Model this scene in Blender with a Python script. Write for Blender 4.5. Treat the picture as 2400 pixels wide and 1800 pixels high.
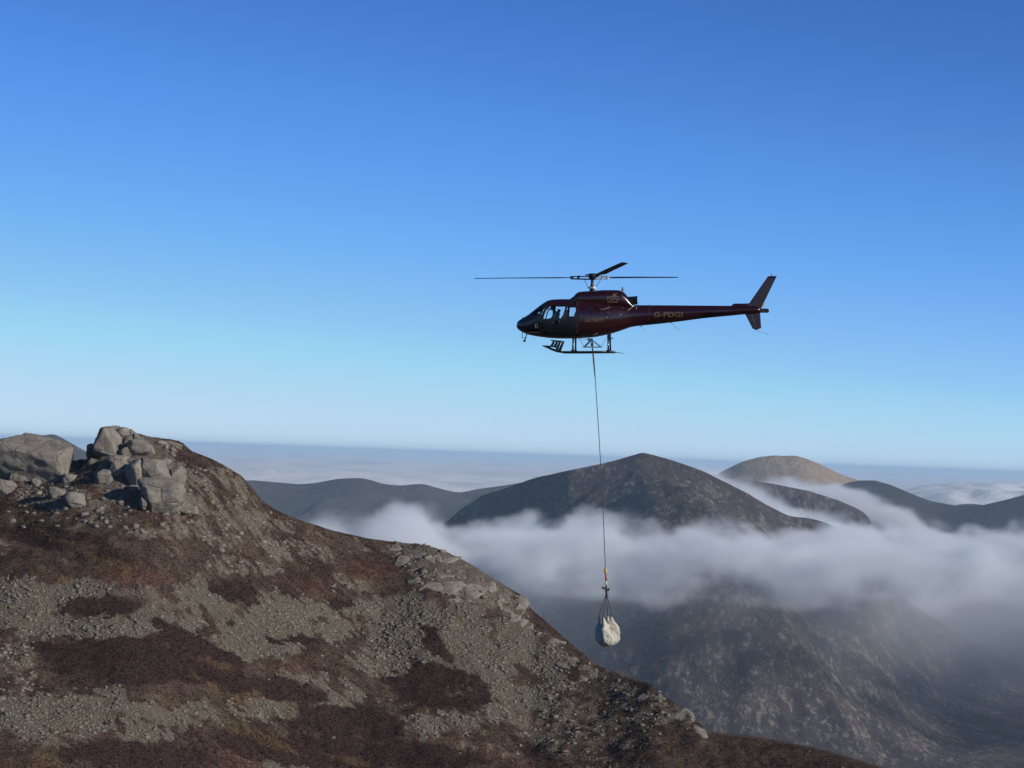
import bpy, bmesh, math, random
import numpy as np
from mathutils import Vector, Matrix

SC = bpy.context.scene
for o in list(bpy.data.objects):
    bpy.data.objects.remove(o, do_unlink=True)
COL = SC.collection
RNG = np.random.default_rng(7)
random.seed(7)

# ------------------------------------------------------------------ camera
FPX = 100.0 / 36.0 * 2400.0            # focal length in photograph pixels
PITCH, ROLL = math.radians(1.42), math.radians(2.02)
F = np.array([0, math.cos(PITCH), math.sin(PITCH)])
U0 = np.array([0, -math.sin(PITCH), math.cos(PITCH)])
X0 = np.array([1.0, 0, 0])
R = math.cos(ROLL) * X0 + math.sin(ROLL) * U0
U = -math.sin(ROLL) * X0 + math.cos(ROLL) * U0
cam_data = bpy.data.cameras.new('camera')
cam = bpy.data.objects.new('camera', cam_data)
COL.objects.link(cam)
cam_data.sensor_width = 36.0
cam_data.lens = 100.0
cam_data.clip_start = 0.5
cam_data.clip_end = 300000.0
cam.matrix_world = Matrix(((R[0], U[0], -F[0], 0), (R[1], U[1], -F[1], 0), (R[2], U[2], -F[2], 0), (0, 0, 0, 1)))
SC.camera = cam

# ------------------------------------------------------------------ daylight
SUN_ELEV = math.radians(21.0)
SUN_AZ = math.radians(122.0)           # clockwise from +Y (the viewing direction)
world = bpy.data.worlds.new('World')
SC.world = world
world.use_nodes = True
wn = world.node_tree
wn.nodes.clear()
sky = wn.nodes.new('ShaderNodeTexSky')
sky.sky_type = 'NISHITA'
sky.sun_disc = False
sky.sun_elevation = SUN_ELEV
sky.sun_rotation = SUN_AZ
sky.altitude = 3000.0
sky.air_density = 0.6
sky.dust_density = 0.0
sky.ozone_density = 3.0
bg = wn.nodes.new('ShaderNodeBackground')
bg.inputs['Strength'].default_value = 0.10
wo = wn.nodes.new('ShaderNodeOutputWorld')
pre = wn.nodes.new('ShaderNodeVectorMath'); pre.operation = 'SCALE'; pre.inputs[3].default_value = 0.1
grade = wn.nodes.new('ShaderNodeRGBCurve')     # one colour response for the whole dome
for ci, pts in enumerate((
        ((.10, .045), (.15, .095), (.20, .15), (.30, .28), (.40, .42), (.48, .51), (1, .75)),
        ((.20, .165), (.30, .305), (.40, .435), (.50, .56), (.58, .67), (.67, .70), (1, .85)),
        ((.20, .20), (.38, .47), (.50, .675), (.60, .84), (.70, .90), (.77, .89), (1, .95)))):
    cv = grade.mapping.curves[ci]
    cv.points[1].location = pts[-1]
    for p in pts[:-1]:
        cv.points.new(*p)
grade.mapping.update()
post = wn.nodes.new('ShaderNodeVectorMath'); post.operation = 'SCALE'; post.inputs[3].default_value = 10.0
wn.links.new(sky.outputs[0], pre.inputs[0])
wn.links.new(pre.outputs[0], grade.inputs['Color'])
wn.links.new(grade.outputs[0], post.inputs[0])
wn.links.new(post.outputs[0], bg.inputs['Color'])
wn.links.new(bg.outputs[0], wo.inputs['Surface'])

sun_data = bpy.data.lights.new('sun', 'SUN')
sun_data.energy = 4.2
sun_data.angle = math.radians(0.53)
sun_data.color = (1.0, 0.93, 0.82)
sun = bpy.data.objects.new('sun', sun_data)
COL.objects.link(sun)
SUNV = Vector((math.cos(SUN_ELEV) * math.sin(SUN_AZ), math.cos(SUN_ELEV) * math.cos(SUN_AZ), math.sin(SUN_ELEV)))
sun.rotation_euler = (-SUNV).to_track_quat('-Z', 'Y').to_euler()
sun.location = (200, -100, 120)

SC.view_settings.view_transform = 'Standard'
SC.view_settings.look = 'None'
SC.view_settings.exposure = 0.0
SC.view_settings.gamma = 1.0
SC.view_settings.use_curve_mapping = False
SC.cycles.use_denoising = True
SC.cycles.volume_bounces = 3
SC.cycles.max_bounces = 8
SC.cycles.use_adaptive_sampling = True
SC.cycles.adaptive_threshold = 0.02
SC.cycles.transparent_max_bounces = 16
# ------------------------------------------------------------------ helpers
def P(px, py, d):
    """world point on the sight line of photograph pixel (px, py) at y = d metres"""
    v = F + R * ((px - 1200.0) / FPX) + U * ((900.0 - py) / FPX)
    return v * (d / v[1])

def project(x, y, z):
    q = np.stack([x, y, z], -1)
    w = q @ F
    return 1200.0 + FPX * (q @ R) / w, 900.0 - FPX * (q @ U) / w

_G = np.random.default_rng(11)
_ANG = _G.random((256, 256)) * 2 * np.pi
_GX, _GY = np.cos(_ANG), np.sin(_ANG)
def perlin(x, y):
    x = np.asarray(x, float); y = np.asarray(y, float)
    xi, yi = np.floor(x).astype(int), np.floor(y).astype(int)
    xf, yf = x - xi, y - yi
    u, v = xf**3*(xf*(xf*6-15)+10), yf**3*(yf*(yf*6-15)+10)
    def g(i, j, dx, dy):
        a, b = (xi+i) & 255, (yi+j) & 255
        return _GX[a, b]*dx + _GY[a, b]*dy
    n0 = g(0,0,xf,yf)*(1-u) + g(1,0,xf-1,yf)*u
    n1 = g(0,1,xf,yf-1)*(1-u) + g(1,1,xf-1,yf-1)*u
    return (n0*(1-v) + n1*v) * 1.5
def fbm(x, y, oct=4, gain=.5, lac=2.03):
    s, a, t = 0.0, 1.0, 0.0
    for o in range(oct):
        s = s + a*perlin(x + 17.3*o, y - 9.1*o); t += a
        x, y, a = x*lac, y*lac, a*gain
    return s/t
def ridged(x, y, oct=4):
    s, a, t = 0.0, 1.0, 0.0
    for o in range(oct):
        s = s + a*(1-np.abs(perlin(x+31.7*o, y+5.3*o))*1.6); t += a
        x, y, a = x*2.1, y*2.1, a*.5
    return s/t - .5
def smooth(a, b, x):
    t = np.clip((x-a)/(b-a), 0, 1)
    return t*t*(3-2*t)

def props(o, label=None, cat=None, group=None, kind=None):
    if label: o['label'] = label
    if cat: o['category'] = cat
    if group: o['group'] = group
    if kind: o['kind'] = kind
    return o
def mesh_obj(name, verts, faces, mat=None, parent=None, smooth_=False):
    me = bpy.data.meshes.new(name)
    me.from_pydata([tuple(map(float, v)) for v in verts], [], [tuple(int(i) for i in f) for f in faces])
    me.update()
    if smooth_:
        me.polygons.foreach_set('use_smooth', [True]*len(me.polygons))
    o = bpy.data.objects.new(name, me)
    COL.objects.link(o)
    if mat: me.materials.append(mat)
    if parent: o.parent = parent
    return o
def fast_mesh(name, V, Q, mat=None, smooth_=True):
    """numpy verts (n,3) and faces (m,k) to a linked object"""
    me = bpy.data.meshes.new(name)
    V = np.asarray(V, np.float32); Q = np.asarray(Q, np.int32)
    me.vertices.add(len(V)); me.vertices.foreach_set('co', V.ravel())
    me.loops.add(Q.size); me.loops.foreach_set('vertex_index', Q.ravel())
    me.polygons.add(len(Q))
    me.polygons.foreach_set('loop_start', np.arange(0, Q.size, Q.shape[1], dtype=np.int32))
    if smooth_: me.polygons.foreach_set('use_smooth', np.ones(len(Q), bool))
    me.update(calc_edges=True); me.validate()
    o = bpy.data.objects.new(name, me); COL.objects.link(o)
    if mat: me.materials.append(mat)
    return o
def grid_faces(ny, nx):
    i = np.arange(ny*nx).reshape(ny, nx)
    return np.stack([i[:-1,:-1], i[:-1,1:], i[1:,1:], i[1:,:-1]], -1).reshape(-1, 4)
def set_attr(o, name, arr):
    arr = np.asarray(arr, np.float32)
    if arr.ndim == 1:
        a = o.data.attributes.new(name, 'FLOAT', 'POINT'); a.data.foreach_set('value', arr)
    else:
        a = o.data.attributes.new(name, 'FLOAT_COLOR', 'POINT')
        a.data.foreach_set('color', np.concatenate([arr, np.ones((len(arr), 1), np.float32)], 1).ravel())

class NT:
    """small node-tree helper"""
    def __init__(self, name):
        self.mat = bpy.data.materials.new(name); self.mat.use_nodes = True
        self.t = self.mat.node_tree; self.t.nodes.clear()
        self.out = self.n('ShaderNodeOutputMaterial')
    def n(self, typ, **kw):
        nd = self.t.nodes.new(typ)
        for k, v in kw.items():
            if k in nd.bl_rna.properties: setattr(nd, k, v)
            else: nd.inputs[k.replace('_', ' ')].default_value = v
        return nd
    def l(self, a, b): self.t.links.new(a, b)
    def ramp(self, fac, stops):
        r = self.n('ShaderNodeValToRGB')
        e = r.color_ramp.elements
        while len(e) < len(stops): e.new(0.5)
        for el, (p, c) in zip(e, stops):
            el.position = p; el.color = (*c, 1) if len(c) == 3 else c
        self.l(fac, r.inputs[0]); return r.outputs[0]
    def mix(self, fac, a, b, blend='MIX'):
        m = self.n('ShaderNodeMix', data_type='RGBA', blend_type=blend)
        for sock, v in ((m.inputs[0], fac), (m.inputs[6], a), (m.inputs[7], b)):
            if hasattr(v, 'links'): self.l(v, sock)
            elif isinstance(v, (int, float)): sock.default_value = v
            else: sock.default_value = (*v, 1)
        return m.outputs[2]
    def math(self, op, a, b=None):
        m = self.n('ShaderNodeMath', operation=op)
        for i, v in enumerate((a, b)):
            if v is None: continue
            if hasattr(v, 'links'): self.l(v, m.inputs[i])
            else: m.inputs[i].default_value = v
        return m.outputs[0]
    def noise(self, vec, scale, detail=5, rough=.55, dist=0):
        nd = self.n('ShaderNodeTexNoise', Scale=scale, Detail=detail, Roughness=rough, Distortion=dist)
        if vec is not None: self.l(vec, nd.inputs['Vector'])
        return nd.outputs[0]
    def coords(self, scale=(1, 1, 1)):
        tc = self.n('ShaderNodeTexCoord')
        mp = self.n('ShaderNodeMapping'); mp.inputs['Scale'].default_value = scale
        self.l(tc.outputs['Object'], mp.inputs['Vector']); return mp.outputs[0]
    def bsdf(self, color, rough=.9, bump=None, strength=.5, dist=.05, **kw):
        b = self.n('ShaderNodeBsdfPrincipled')
        if hasattr(color, 'links'): self.l(color, b.inputs['Base Color'])
        else: b.inputs['Base Color'].default_value = (*color, 1)
        if hasattr(rough, 'links'): self.l(rough, b.inputs['Roughness'])
        else: b.inputs['Roughness'].default_value = rough
        for k, v in kw.items(): b.inputs[k.replace('_', ' ')].default_value = v
        if bump is not None:
            bp = self.n('ShaderNodeBump'); bp.inputs['Strength'].default_value = strength
            bp.inputs['Distance'].default_value = dist
            self.l(bump, bp.inputs['Height']); self.l(bp.outputs[0], b.inputs['Normal'])
        self.l(b.outputs[0], self.out.inputs['Surface'])
        return self.mat

# ------------------------------------------------------------------ the near hillside
HILL = np.array([(-700, 1010), (-300, 1050), (-60, 1075), (20, 1088), (110, 1088), (170, 1080), (205, 1078), (222, 1062), (240, 1030),
    (262, 1010), (300, 1010), (350, 1024), (400, 1030), (420, 1036), (440, 1055), (490, 1075), (520, 1090), (560, 1115), (590, 1150),
    (607, 1172), (640, 1195), (700, 1220), (780, 1245), (860, 1263), (910, 1270), (1000, 1279), (1040, 1292), (1100, 1322), (1170, 1366),
    (1220, 1396), (1236, 1418), (1250, 1434), (1300, 1476), (1340, 1511), (1400, 1562), (1480, 1592), (1520, 1602), (1560, 1636),
    (1610, 1667), (1650, 1706), (1668, 1721), (1750, 1729), (1830, 1741), (1950, 1766), (2060, 1800), (2250, 1860), (2600, 1960), (3400, 2150)], float)
DPTS = ((-700, 330), (0, 330), (450, 332), (900, 350), (1250, 342), (1670, 312), (2060, 300), (3400, 280))
HD = np.interp(HILL[:, 0], [a for a, _ in DPTS], [b for _, b in DPTS])
RIDGE = np.array([P(a, b, d) for (a, b), d in zip(HILL, HD)])      # crest line of the spur
def axis(a, lo, hi, b, step, n):
    left = lo - (np.linspace(0, 1, n)[1:]**2 * (lo-a))[::-1]
    right = hi + np.linspace(0, 1, n)[1:]**2 * (b-hi)
    return np.concatenate([left, np.arange(lo, hi+step/2, step), right])
GX = axis(-420, -72, 68, 420, .27, 40)
GY = axis(-60, 218, 358, 700, .27, 40)
_RX = np.arange(-420, 420.01, .5)
_RZ = np.interp(_RX, RIDGE[:, 0], RIDGE[:, 2])
def _gauss(sig):
    k = np.exp(-.5*(np.arange(-60, 60.01, .5)/sig)**2); k /= k.sum()
    return np.convolve(np.pad(_RZ, 120, mode='edge'), k, 'valid')
_RZ1, _RZ2 = _gauss(3.5), _gauss(14.0)
def hill_z(x, y):
    zr = np.interp(x, RIDGE[:, 0], RIDGE[:, 2]); yr = np.interp(x, RIDGE[:, 0], RIDGE[:, 1])
    d = yr - y
    near = np.clip(d, 0, None); far = np.clip(-d, 0, None)
    z1, z2 = np.interp(x, _RX, _RZ1), np.interp(x, _RX, _RZ2)
    t1, t2 = smooth(0, 9, near), smooth(6, 38, near)
    zr = (zr*(1-t1) + z1*t1)*(1-t2) + z2*t2
    slope = .44 + .07*fbm(x/42+3, y/42, 2)
    z = zr - slope*near*(.9+.1*np.clip(near/30, 0, 1.6)) - .02*far - .55*np.clip(far-4, 0, None)*smooth(0, 14, far)
    amp = smooth(.6, 12, near)
    z = z + amp*(2.4*fbm(x/26, y/26, 3) + .75*fbm(x/7, y/7, 3))
    a2 = .25 + .75*smooth(0, 3, near)
    z = z + a2*(.30*fbm(x/1.9+4, y/1.9, 3) + .13*fbm(x/.7, y/.7-8, 2))
    # the slope the photographer stands on, falling away below the picture
    cs = -1.7 - .30*np.clip(y, 0, None) - .05*np.clip(-y, 0, None)*0 + .6*fbm(x/20, y/20, 3)*smooth(3, 20, np.hypot(x, y)) - .0006*x*x
    floor = -58 + 1.5*fbm(x/30, y/30, 3)
    z = np.maximum(z, np.maximum(np.where(y < 210, cs, -1e9), floor))
    edge = smooth(300, 420, np.abs(x)) + smooth(420, 700, y)
    return z - 160*np.clip(edge, 0, 1)
XX, YY = np.meshgrid(GX, GY)
ZZ = hill_z(XX, YY)

def ground_z(x, y):
    x = np.atleast_1d(x); y = np.atleast_1d(y)
    i = np.clip(np.searchsorted(GX, x)-1, 0, len(GX)-2); j = np.clip(np.searchsorted(GY, y)-1, 0, len(GY)-2)
    tx = (x-GX[i])/(GX[i+1]-GX[i]); ty = (y-GY[j])/(GY[j+1]-GY[j])
    return (ZZ[j,i]*(1-tx)+ZZ[j,i+1]*tx)*(1-ty) + (ZZ[j+1,i]*(1-tx)+ZZ[j+1,i+1]*tx)*ty
_YS = np.arange(220, 380, .12)
def on_hill(px, py):
    """where the sight line meets the hillside; on the crest line if it passes over it"""
    v = P(px, py, 1.0)
    gz = ground_z(v[0]*_YS, _YS)
    hit = np.nonzero(gz > v[2]*_YS)[0]
    if len(hit): d = _YS[hit[0]]
    else: d = np.interp(px, [a for a, _ in DPTS], [b for _, b in DPTS])
    return v*d, bool(len(hit))

# what grows and lies where: patches traced on the slope (photograph pixels), then ragged by noise
def blob(PX, PY, pts, soft=26.0):
    """signed patch value from a list of (cx, cy, rx, ry, tilt) ellipses"""
    m = np.full(PX.shape, -9.0)
    for cx, cy, rx, ry, t in pts:
        c, s = math.cos(math.radians(t)), math.sin(math.radians(t))
        dx, dy = PX-cx, PY-cy
        q = np.sqrt(((dx*c+dy*s)/rx)**2 + ((-dx*s+dy*c)/ry)**2)
        m = np.maximum(m, (1-q)*min(rx, ry)/soft)
    return m
SCREE = [(60, 1400, 110, 42, 4), (60, 1455, 130, 38, 6), (170, 1376, 70, 20, 6), (240, 1388, 40, 14, 0), (235, 1470, 150, 30, 4), (350, 1450, 75, 30, 14),
    (370, 1408, 55, 18, 22), (330, 1395, 40, 14, 0), (480, 1400, 75, 34, 12), (490, 1435, 50, 26, 10), (440, 1455, 24, 14, 25),
    (560, 1520, 100, 44, -14), (650, 1450, 80, 52, 8), (720, 1425, 60, 24, 0), (640, 1490, 90, 50, -8), (790, 1470, 40, 22, 0),
    (930, 1480, 80, 75, 20), (870, 1430, 60, 26, 8), (1000, 1440, 70, 34, 20), (1080, 1470, 70, 60, 38), (1130, 1545, 80, 50, 45), (1030, 1560, 60, 26, 30),
    (900, 1560, 70, 30, 10), (60, 1680, 110, 52, 0), (170, 1660, 90, 40, 6), (250, 1640, 46, 26, 10), (180, 1705, 80, 24, 0), (400, 1672, 110, 26, 4), (340, 1715, 60, 22, 6), (470, 1660, 40, 16, 20),
    (640, 1665, 90, 24, 4), (770, 1640, 60, 20, 14), (710, 1595, 50, 16, 4), (820, 1625, 30, 24, 40), (880, 1780, 26, 18, 0), (920, 1775, 18, 24, 0),
    (1000, 1700, 60, 24, 6), (1080, 1690, 50, 20, 10), (690, 1790, 70, 16, 8), (1180, 1640, 60, 40, 40), (1290, 1560, 60, 40, 42), (1210, 1500, 60, 50, 42), (1260, 1640, 50, 26, 30)]
STONY = [(1080, 1360, 160, 60, 32), (1180, 1420, 90, 40, 35), (1420, 1680, 150, 60, 32), (1300, 1720, 150, 60, 28), (1180, 1600, 100, 60, 35), (1500, 1640, 120, 36, 36),
    (1250, 1540, 100, 60, 40), (1150, 1760, 110, 24, 10), (1370, 1780, 100, 26, 12), (1400, 1600, 60, 36, 30), (1590, 1680, 60, 24, 36), (40, 1560, 60, 80, 0), (150, 1725, 90, 30, 6),
    (430, 1160, 120, 70, 25), (520, 1150, 80, 60, 35), (480, 1250, 120, 30, 10), (620, 1230, 90, 26, 12), (700, 1290, 110, 26, 12), (560, 1330, 90, 26, 6), (820, 1370, 60, 26, 6),
    (120, 1160, 120, 40, 6), (260, 1190, 60, 24, 4), (340, 1250, 90, 14, 6), (620, 1340, 60, 20, 0), (1080, 1620, 60, 20, 0), (930, 1640, 60, 16, 0), (960, 1310, 60, 30, 20), (230, 1210, 60, 20, 6)]
DARK = [(330, 1545, 250, 58, 3), (240, 1425, 110, 26, 4), (430, 1500, 70, 30, 30), (1035, 1515, 26, 60, -38), (1040, 1610, 130, 50, 10), (820, 1690, 130, 40, 8), (680, 1620, 110, 26, 8),
    (750, 1760, 260, 40, 6), (320, 1765, 180, 34, 4), (1000, 1770, 160, 30, 4), (790, 1410, 50, 14, 0), (560, 1390, 60, 20, 20), (150, 1270, 160, 34, 14), (1250, 1760, 60, 20, 20),
    (700, 1500, 60, 14, 6), (1340, 1570, 30, 16, 30), (700, 1690, 60, 16, 10), (560, 1600, 80, 22, 6), (470, 1570, 90, 40, 6)]
GOLD = [(110, 1245, 130, 9, 21), (250, 1315, 90, 10, 24), (130, 1355, 40, 14, 30), (330, 1700, 0.1, .1, 0), (380, 1635, 36, 7, 38), (318, 1630, 24, 7, 34), (505, 1502, 14, 8, 40), (580, 1640, 40, 16, 24),
    (480, 1540, 70, 8, 20), (640, 1735, 110, 12, 18), (800, 1780, 60, 10, 14), (90, 1790, 80, 20, 0), (995, 1350, 12, 6, 0), (70, 1345, 30, 8, 24), (1540, 1745, 40, 8, 30), (470, 1590, 60, 7, 26), (1690, 1722, 60, 5, 6)]
RUST = [(300, 1345, 110, 26, 8), (350, 1360, 60, 16, 0), (660, 1560, 80, 18, -6), (390, 1230, 60, 12, 14), (230, 1150, 80, 22, 6), (370, 1215, 40, 12, 20), (560, 1780, 120, 20, 6), (720, 1370, 80, 20, 8),
    (1140, 1760, 90, 18, 16), (870, 1340, 90, 26, 6), (1540, 1735, 60, 10, 20), (700, 1740, 60, 10, 20), (1240, 1690, 30, 12, 0), (100, 1165, 120, 20, 4), (1480, 1600, 40, 8, 8)]
PXG, PYG = project(XX, YY, ZZ)
w1 = fbm(XX/9, YY/9, 4); w2 = fbm(XX/3.1+7, YY/3.1, 4); w3 = fbm(XX/1.1, YY/1.1+3, 3)
WX, WY = PXG + 34*w1 + 34*w2 + 14*w3, PYG + 18*fbm(XX/8+9, YY/8, 4) + 16*fbm(XX/2.6+9, YY/2.6, 4) + 7*fbm(XX/.9, YY/.9, 2)
m_scree = np.clip(.5 + .75*blob(WX, WY, SCREE, 18) + 1.1*w2 + 1.1*w3, 0, 1)
m_stony = np.clip(.5 + .9*blob(WX, WY, STONY, 22), 0, 1)
m_dark = np.clip(.5 + .9*blob(WX + 22*fbm(XX/4+50, YY/4, 3), WY + 14*fbm(XX/4, YY/4+50, 3), DARK, 18) + .55*w2 + .55*w3, 0, 1)
streak = fbm(XX/11 + YY/30, YY/2.2 - XX/9, 4)
m_gold = np.clip(.5 + 1.0*blob(WX, WY, GOLD, 9) + .8*streak, 0, 1)
m_rust = np.clip(.45 + .8*blob(WX, WY, RUST, 18) + .8*w2, 0, 1)
m_scree = m_scree*(1-.9*smooth(.45, .8, m_dark))
gen = np.clip(.27 + .5*w1 + .6*w2 + .45*w3, 0, 1)                  # patchy stone crust elsewhere
upper = smooth(1480, 1250, PYG)
m_crust = np.clip(gen*(.55+.45*upper)*(1-smooth(.4, .7, m_dark)) + .55*smooth(.4, .9, m_stony)*(.35+.65*np.clip(.5+1.2*w3+.5*w2, 0, 1)), 0, 1)
def col(c): return np.array(c)[None, None, :]
def lerp(a, b, t): return a + (b-a)*t[..., None]
mott = fbm(XX/1.6+60, YY/1.6, 4); mot2 = fbm(XX/.6+3, YY/.6, 2)
C = lerp(col((.052, .034, .029)), col((.098, .070, .055)), smooth(-.5, .5, w1+.9*mott))
C = lerp(C, col((.100, .088, .048)), .4*smooth(.05, .6, fbm(XX/5+20, YY/5, 3)+.5*mott))
C = lerp(C, col((.105, .052, .038)), .5*smooth(.35, .9, m_rust+.5*mott))
C = lerp(C, col((.036, .0215, .0195)), .9*smooth(.35, .75, m_dark+.25*mott))
C = lerp(C, col((.150, .100, .052)), .42*smooth(.45, .95, m_gold+.5*mott))
C = lerp(C, col((.165, .143, .120)), .85*smooth(.42, .72, m_crust+.25*mott))
C = lerp(C, col((.168, .148, .118)), smooth(.4, .62, m_scree))
m_tor = np.clip(.5 + 1.0*blob(WX, WY, [(318, 1062, 95, 62, 16), (300, 1120, 80, 60, 30), (80, 1090, 100, 40, 4), (1080, 1350, 150, 44, 30)], 20) + .6*w3 + .4*w2, 0, 1)
C = lerp(C, col((.150, .134, .114)), .85*smooth(.45, .75, m_tor))
C *= (1.0+.28*mot2[..., None])*np.array([1.04, 1.0, .93])
C *= (1+.22*w3[..., None]) * (1+.14*fbm(XX/15, YY/15+40, 3)[..., None])
C = np.clip(C, .004, 1)

def hill_material():
    t = NT('heather_and_scree')
    at = t.n('ShaderNodeAttribute', attribute_name='albedo')
    sc = t.n('ShaderNodeAttribute', attribute_name='scree')
    v = t.coords()
    n1 = t.noise(v, 5.0, 7, .78); n2 = t.noise(v, 1.7, 5, .7)
    k = t.ramp(n1, ((.30, (.35, .34, .33)), (.5, (.95, .95, .95)), (.68, (1.7, 1.6, 1.5))))
    c = t.mix(1.0, at.outputs[0], k, 'MULTIPLY')
    vo = t.n('ShaderNodeTexVoronoi', Scale=8.5, Randomness=1.0); t.l(v, vo.inputs['Vector'])
    edge = t.ramp(vo.outputs['Distance'], ((.1, (1.15, 1.15, 1.15)), (.7, (.55, .54, .53))))
    c2 = t.mix(1.0, c, edge, 'MULTIPLY')
    c = t.mix(sc.outputs['Fac'], c, c2)
    h = t.math('ADD', t.math('MULTIPLY', n1, .5), t.math('MULTIPLY', n2, 1.0))
    h2 = t.math('SUBTRACT', h, t.math('MULTIPLY', t.math('MULTIPLY', vo.outputs['Distance'], sc.outputs['Fac']), .6))
    return t.bsdf(c, .95, h2, .9, .28, Specular_IOR_Level=.15)
hill = fast_mesh('hillside', np.stack([XX, YY, ZZ], -1).reshape(-1, 3), grid_faces(len(GY), len(GX)), hill_material())
set_attr(hill, 'albedo', C.reshape(-1, 3)); set_attr(hill, 'scree', smooth(.4, .62, m_scree).ravel())
props(hill, 'steep brown heather hillside with grey scree patches', kind='structure')

# ------------------------------------------------------------------ the mountains across the valley
VALLEY = -205.0
def massif(name, pts, depth, near, far, label, mat, slope=.42, amp=10.0, wave=90.0, n=(260, 200), yoff=None, extra=None, floor=VALLEY, far_slope=.35, gully=1.0, sm=5):
    """a mountain from its crest line: crest heights from the sky line, flanks falling to the valley floor on both sides"""
    pts = np.array(pts, float)
    dd = np.array([depth + (yoff(a) if yoff else 0) for a in pts[:, 0]])
    rg = np.array([P(a, b, d) for (a, b), d in zip(pts, dd)])
    order = np.argsort(rg[:, 0]); rg = rg[order]
    xs = np.linspace(rg[0, 0], rg[-1, 0], n[0])
    s = np.concatenate([-(np.linspace(1, 0, n[1])**1.15)*near, (np.linspace(0, 1, n[1]//4)[1:]**1.5)*far])
    zr = np.interp(xs, rg[:, 0], rg[:, 2]); yr = np.interp(xs, rg[:, 0], rg[:, 1])
    k = np.ones(sm)/sm                                               # soften the corners of the traced line
    zs = np.convolve(np.pad(zr, sm//2, mode='edge'), k, 'valid'); ys = np.convolve(np.pad(yr, sm//2, mode='edge'), k, 'valid')
    Xm, Sm = np.meshgrid(xs, s)
    Ym = ys[None, :] + Sm
    d = np.clip(-Sm, 0, None); f = np.clip(Sm, 0, None)
    ramp = smooth(0, .12*near, d)
    Z = zs[None, :] - slope*d*(1 + .18*np.exp(-d/(.15*near)) - .18) - far_slope*f
    Z = Z + ramp*(amp*gully*ridged(Xm/wave, Ym/(wave*1.4), 2) + .5*amp*fbm(Xm/wave*.6+5, Ym/wave*.6, 3))
    Z = Z + (.15+.85*ramp)*amp*(.16*fbm(Xm/(wave*.2), Ym/(wave*.5), 4) + .10*fbm(Xm/(wave*.07), Ym/(wave*.2), 2))
    if extra: Z = Z + extra(Xm, Ym, d)
    fl = floor + 2.5*fbm(Xm/160, Ym/60, 3)
    h = 14.0                                                       # soft foot where flank meets valley
    Z = fl + h*np.log1p(np.exp(np.clip((Z-fl)/h, -40, 40)))
    o = fast_mesh(name, np.stack([Xm, Ym, Z], -1).reshape(-1, 3), grid_faces(*Xm.shape), mat)
    return props(o, label, kind='structure')

def mountain_material(name, dark, mid, pale, sc, pale_amt=.5, stretch=(1, 1, .35)):
    t = NT(name)
    v = t.coords(stretch)
    a = t.noise(v, .010*sc, 5, .6); b = t.noise(v, .055*sc, 6, .72, .4); c = t.noise(v, .26*sc, 3, .7)
    base = t.mix(t.ramp(a, ((.35, (0, 0, 0)), (.65, (1, 1, 1)))), dark, mid)
    m = t.math('ADD', t.math('MULTIPLY', b, .7), t.math('MULTIPLY', c, .3))
    lo = .60 - .14*pale_amt
    m = t.ramp(t.math('ADD', m, t.math('MULTIPLY', t.math('SUBTRACT', a, .5), .22)), ((lo, (0, 0, 0)), (lo+.09, (1, 1, 1))))
    cc = t.mix(m, base, pale)
    h = t.math('ADD', b, t.math('MULTIPLY', c, .45))
    return t.bsdf(cc, .95, h, .8, 9.0/sc, Specular_IOR_Level=.1)
M_main = mountain_material('mountain_heather', (.042, .032, .033), (.074, .056, .050), (.22, .19, .165), 4.0, .58, (1, .3, .6))
M_far = mountain_material('far_moor', (.055, .045, .045), (.095, .075, .062), (.20, .17, .145), .9, .25)
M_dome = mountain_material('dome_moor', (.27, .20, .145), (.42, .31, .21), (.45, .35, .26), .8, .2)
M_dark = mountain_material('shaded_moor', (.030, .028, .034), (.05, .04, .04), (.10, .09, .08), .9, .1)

CREST = [(560, 1640), (760, 1480), (900, 1360), (1000, 1262), (1070, 1203), (1085, 1190), (1130, 1161), (1180, 1146), (1250, 1121), (1330, 1103), (1400, 1089), (1450, 1077), (1490, 1065), (1505, 1060),
    (1522, 1064), (1560, 1074), (1600, 1087), (1650, 1105), (1700, 1130), (1750, 1155), (1800, 1185), (1850, 1210), (1900, 1215), (1940, 1226), (1965, 1242), (2020, 1300), (2090, 1370), (2150, 1425),
    (2300, 1520), (2400, 1590), (2550, 1660), (2800, 1740)]
def spur(X, Y, d):
    xs = 120 + (2560-Y)*.20                                       # a shoulder that comes down towards the camera
    return 46*smooth(40, 260, d)*np.exp(-np.abs(X-xs)/85) - 20*smooth(60, 300, d)*np.exp(-((X-xs+150)/90)**2)
mountain = massif('mountain', CREST, 2560, 760, 700, 'dark heather mountain with pale stony speckle rising through the cloud', M_main, slope=.36, amp=11, wave=70, n=(420, 330),
    yoff=lambda a: 1.5*max(0, 1330-a)*.55 + .22*max(0, a-1700), extra=spur, gully=.55, sm=3)
ridge_b = massif('moorland_ridge', [(300, 1190), (480, 1135), (585, 1125), (620, 1128), (700, 1135), (740, 1132), (790, 1122), (840, 1120), (860, 1122), (900, 1135), (940, 1138), (990, 1133), (1010, 1139), (1050, 1150),
    (1080, 1155), (1120, 1146), (1180, 1138), (1260, 1125), (1400, 1135), (1700, 1170)], 5200, 1500, 1500, 'low blue moorland ridge in the haze', M_far, slope=.30, amp=16, wave=170, n=(240, 150), floor=-300)
peak_l = massif('far_peak', [(-500, 1100), (-200, 1055), (0, 1030), (45, 1021), (62, 1016), (74, 1015), (90, 1019), (104, 1021), (118, 1017), (130, 1018), (152, 1030), (178, 1045), (205, 1060), (290, 1105), (420, 1160)],
    4300, 1100, 1000, 'hazy violet peak seen between the tors', M_far, slope=.40, amp=12, wave=150, n=(200, 110), floor=-300)
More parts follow.
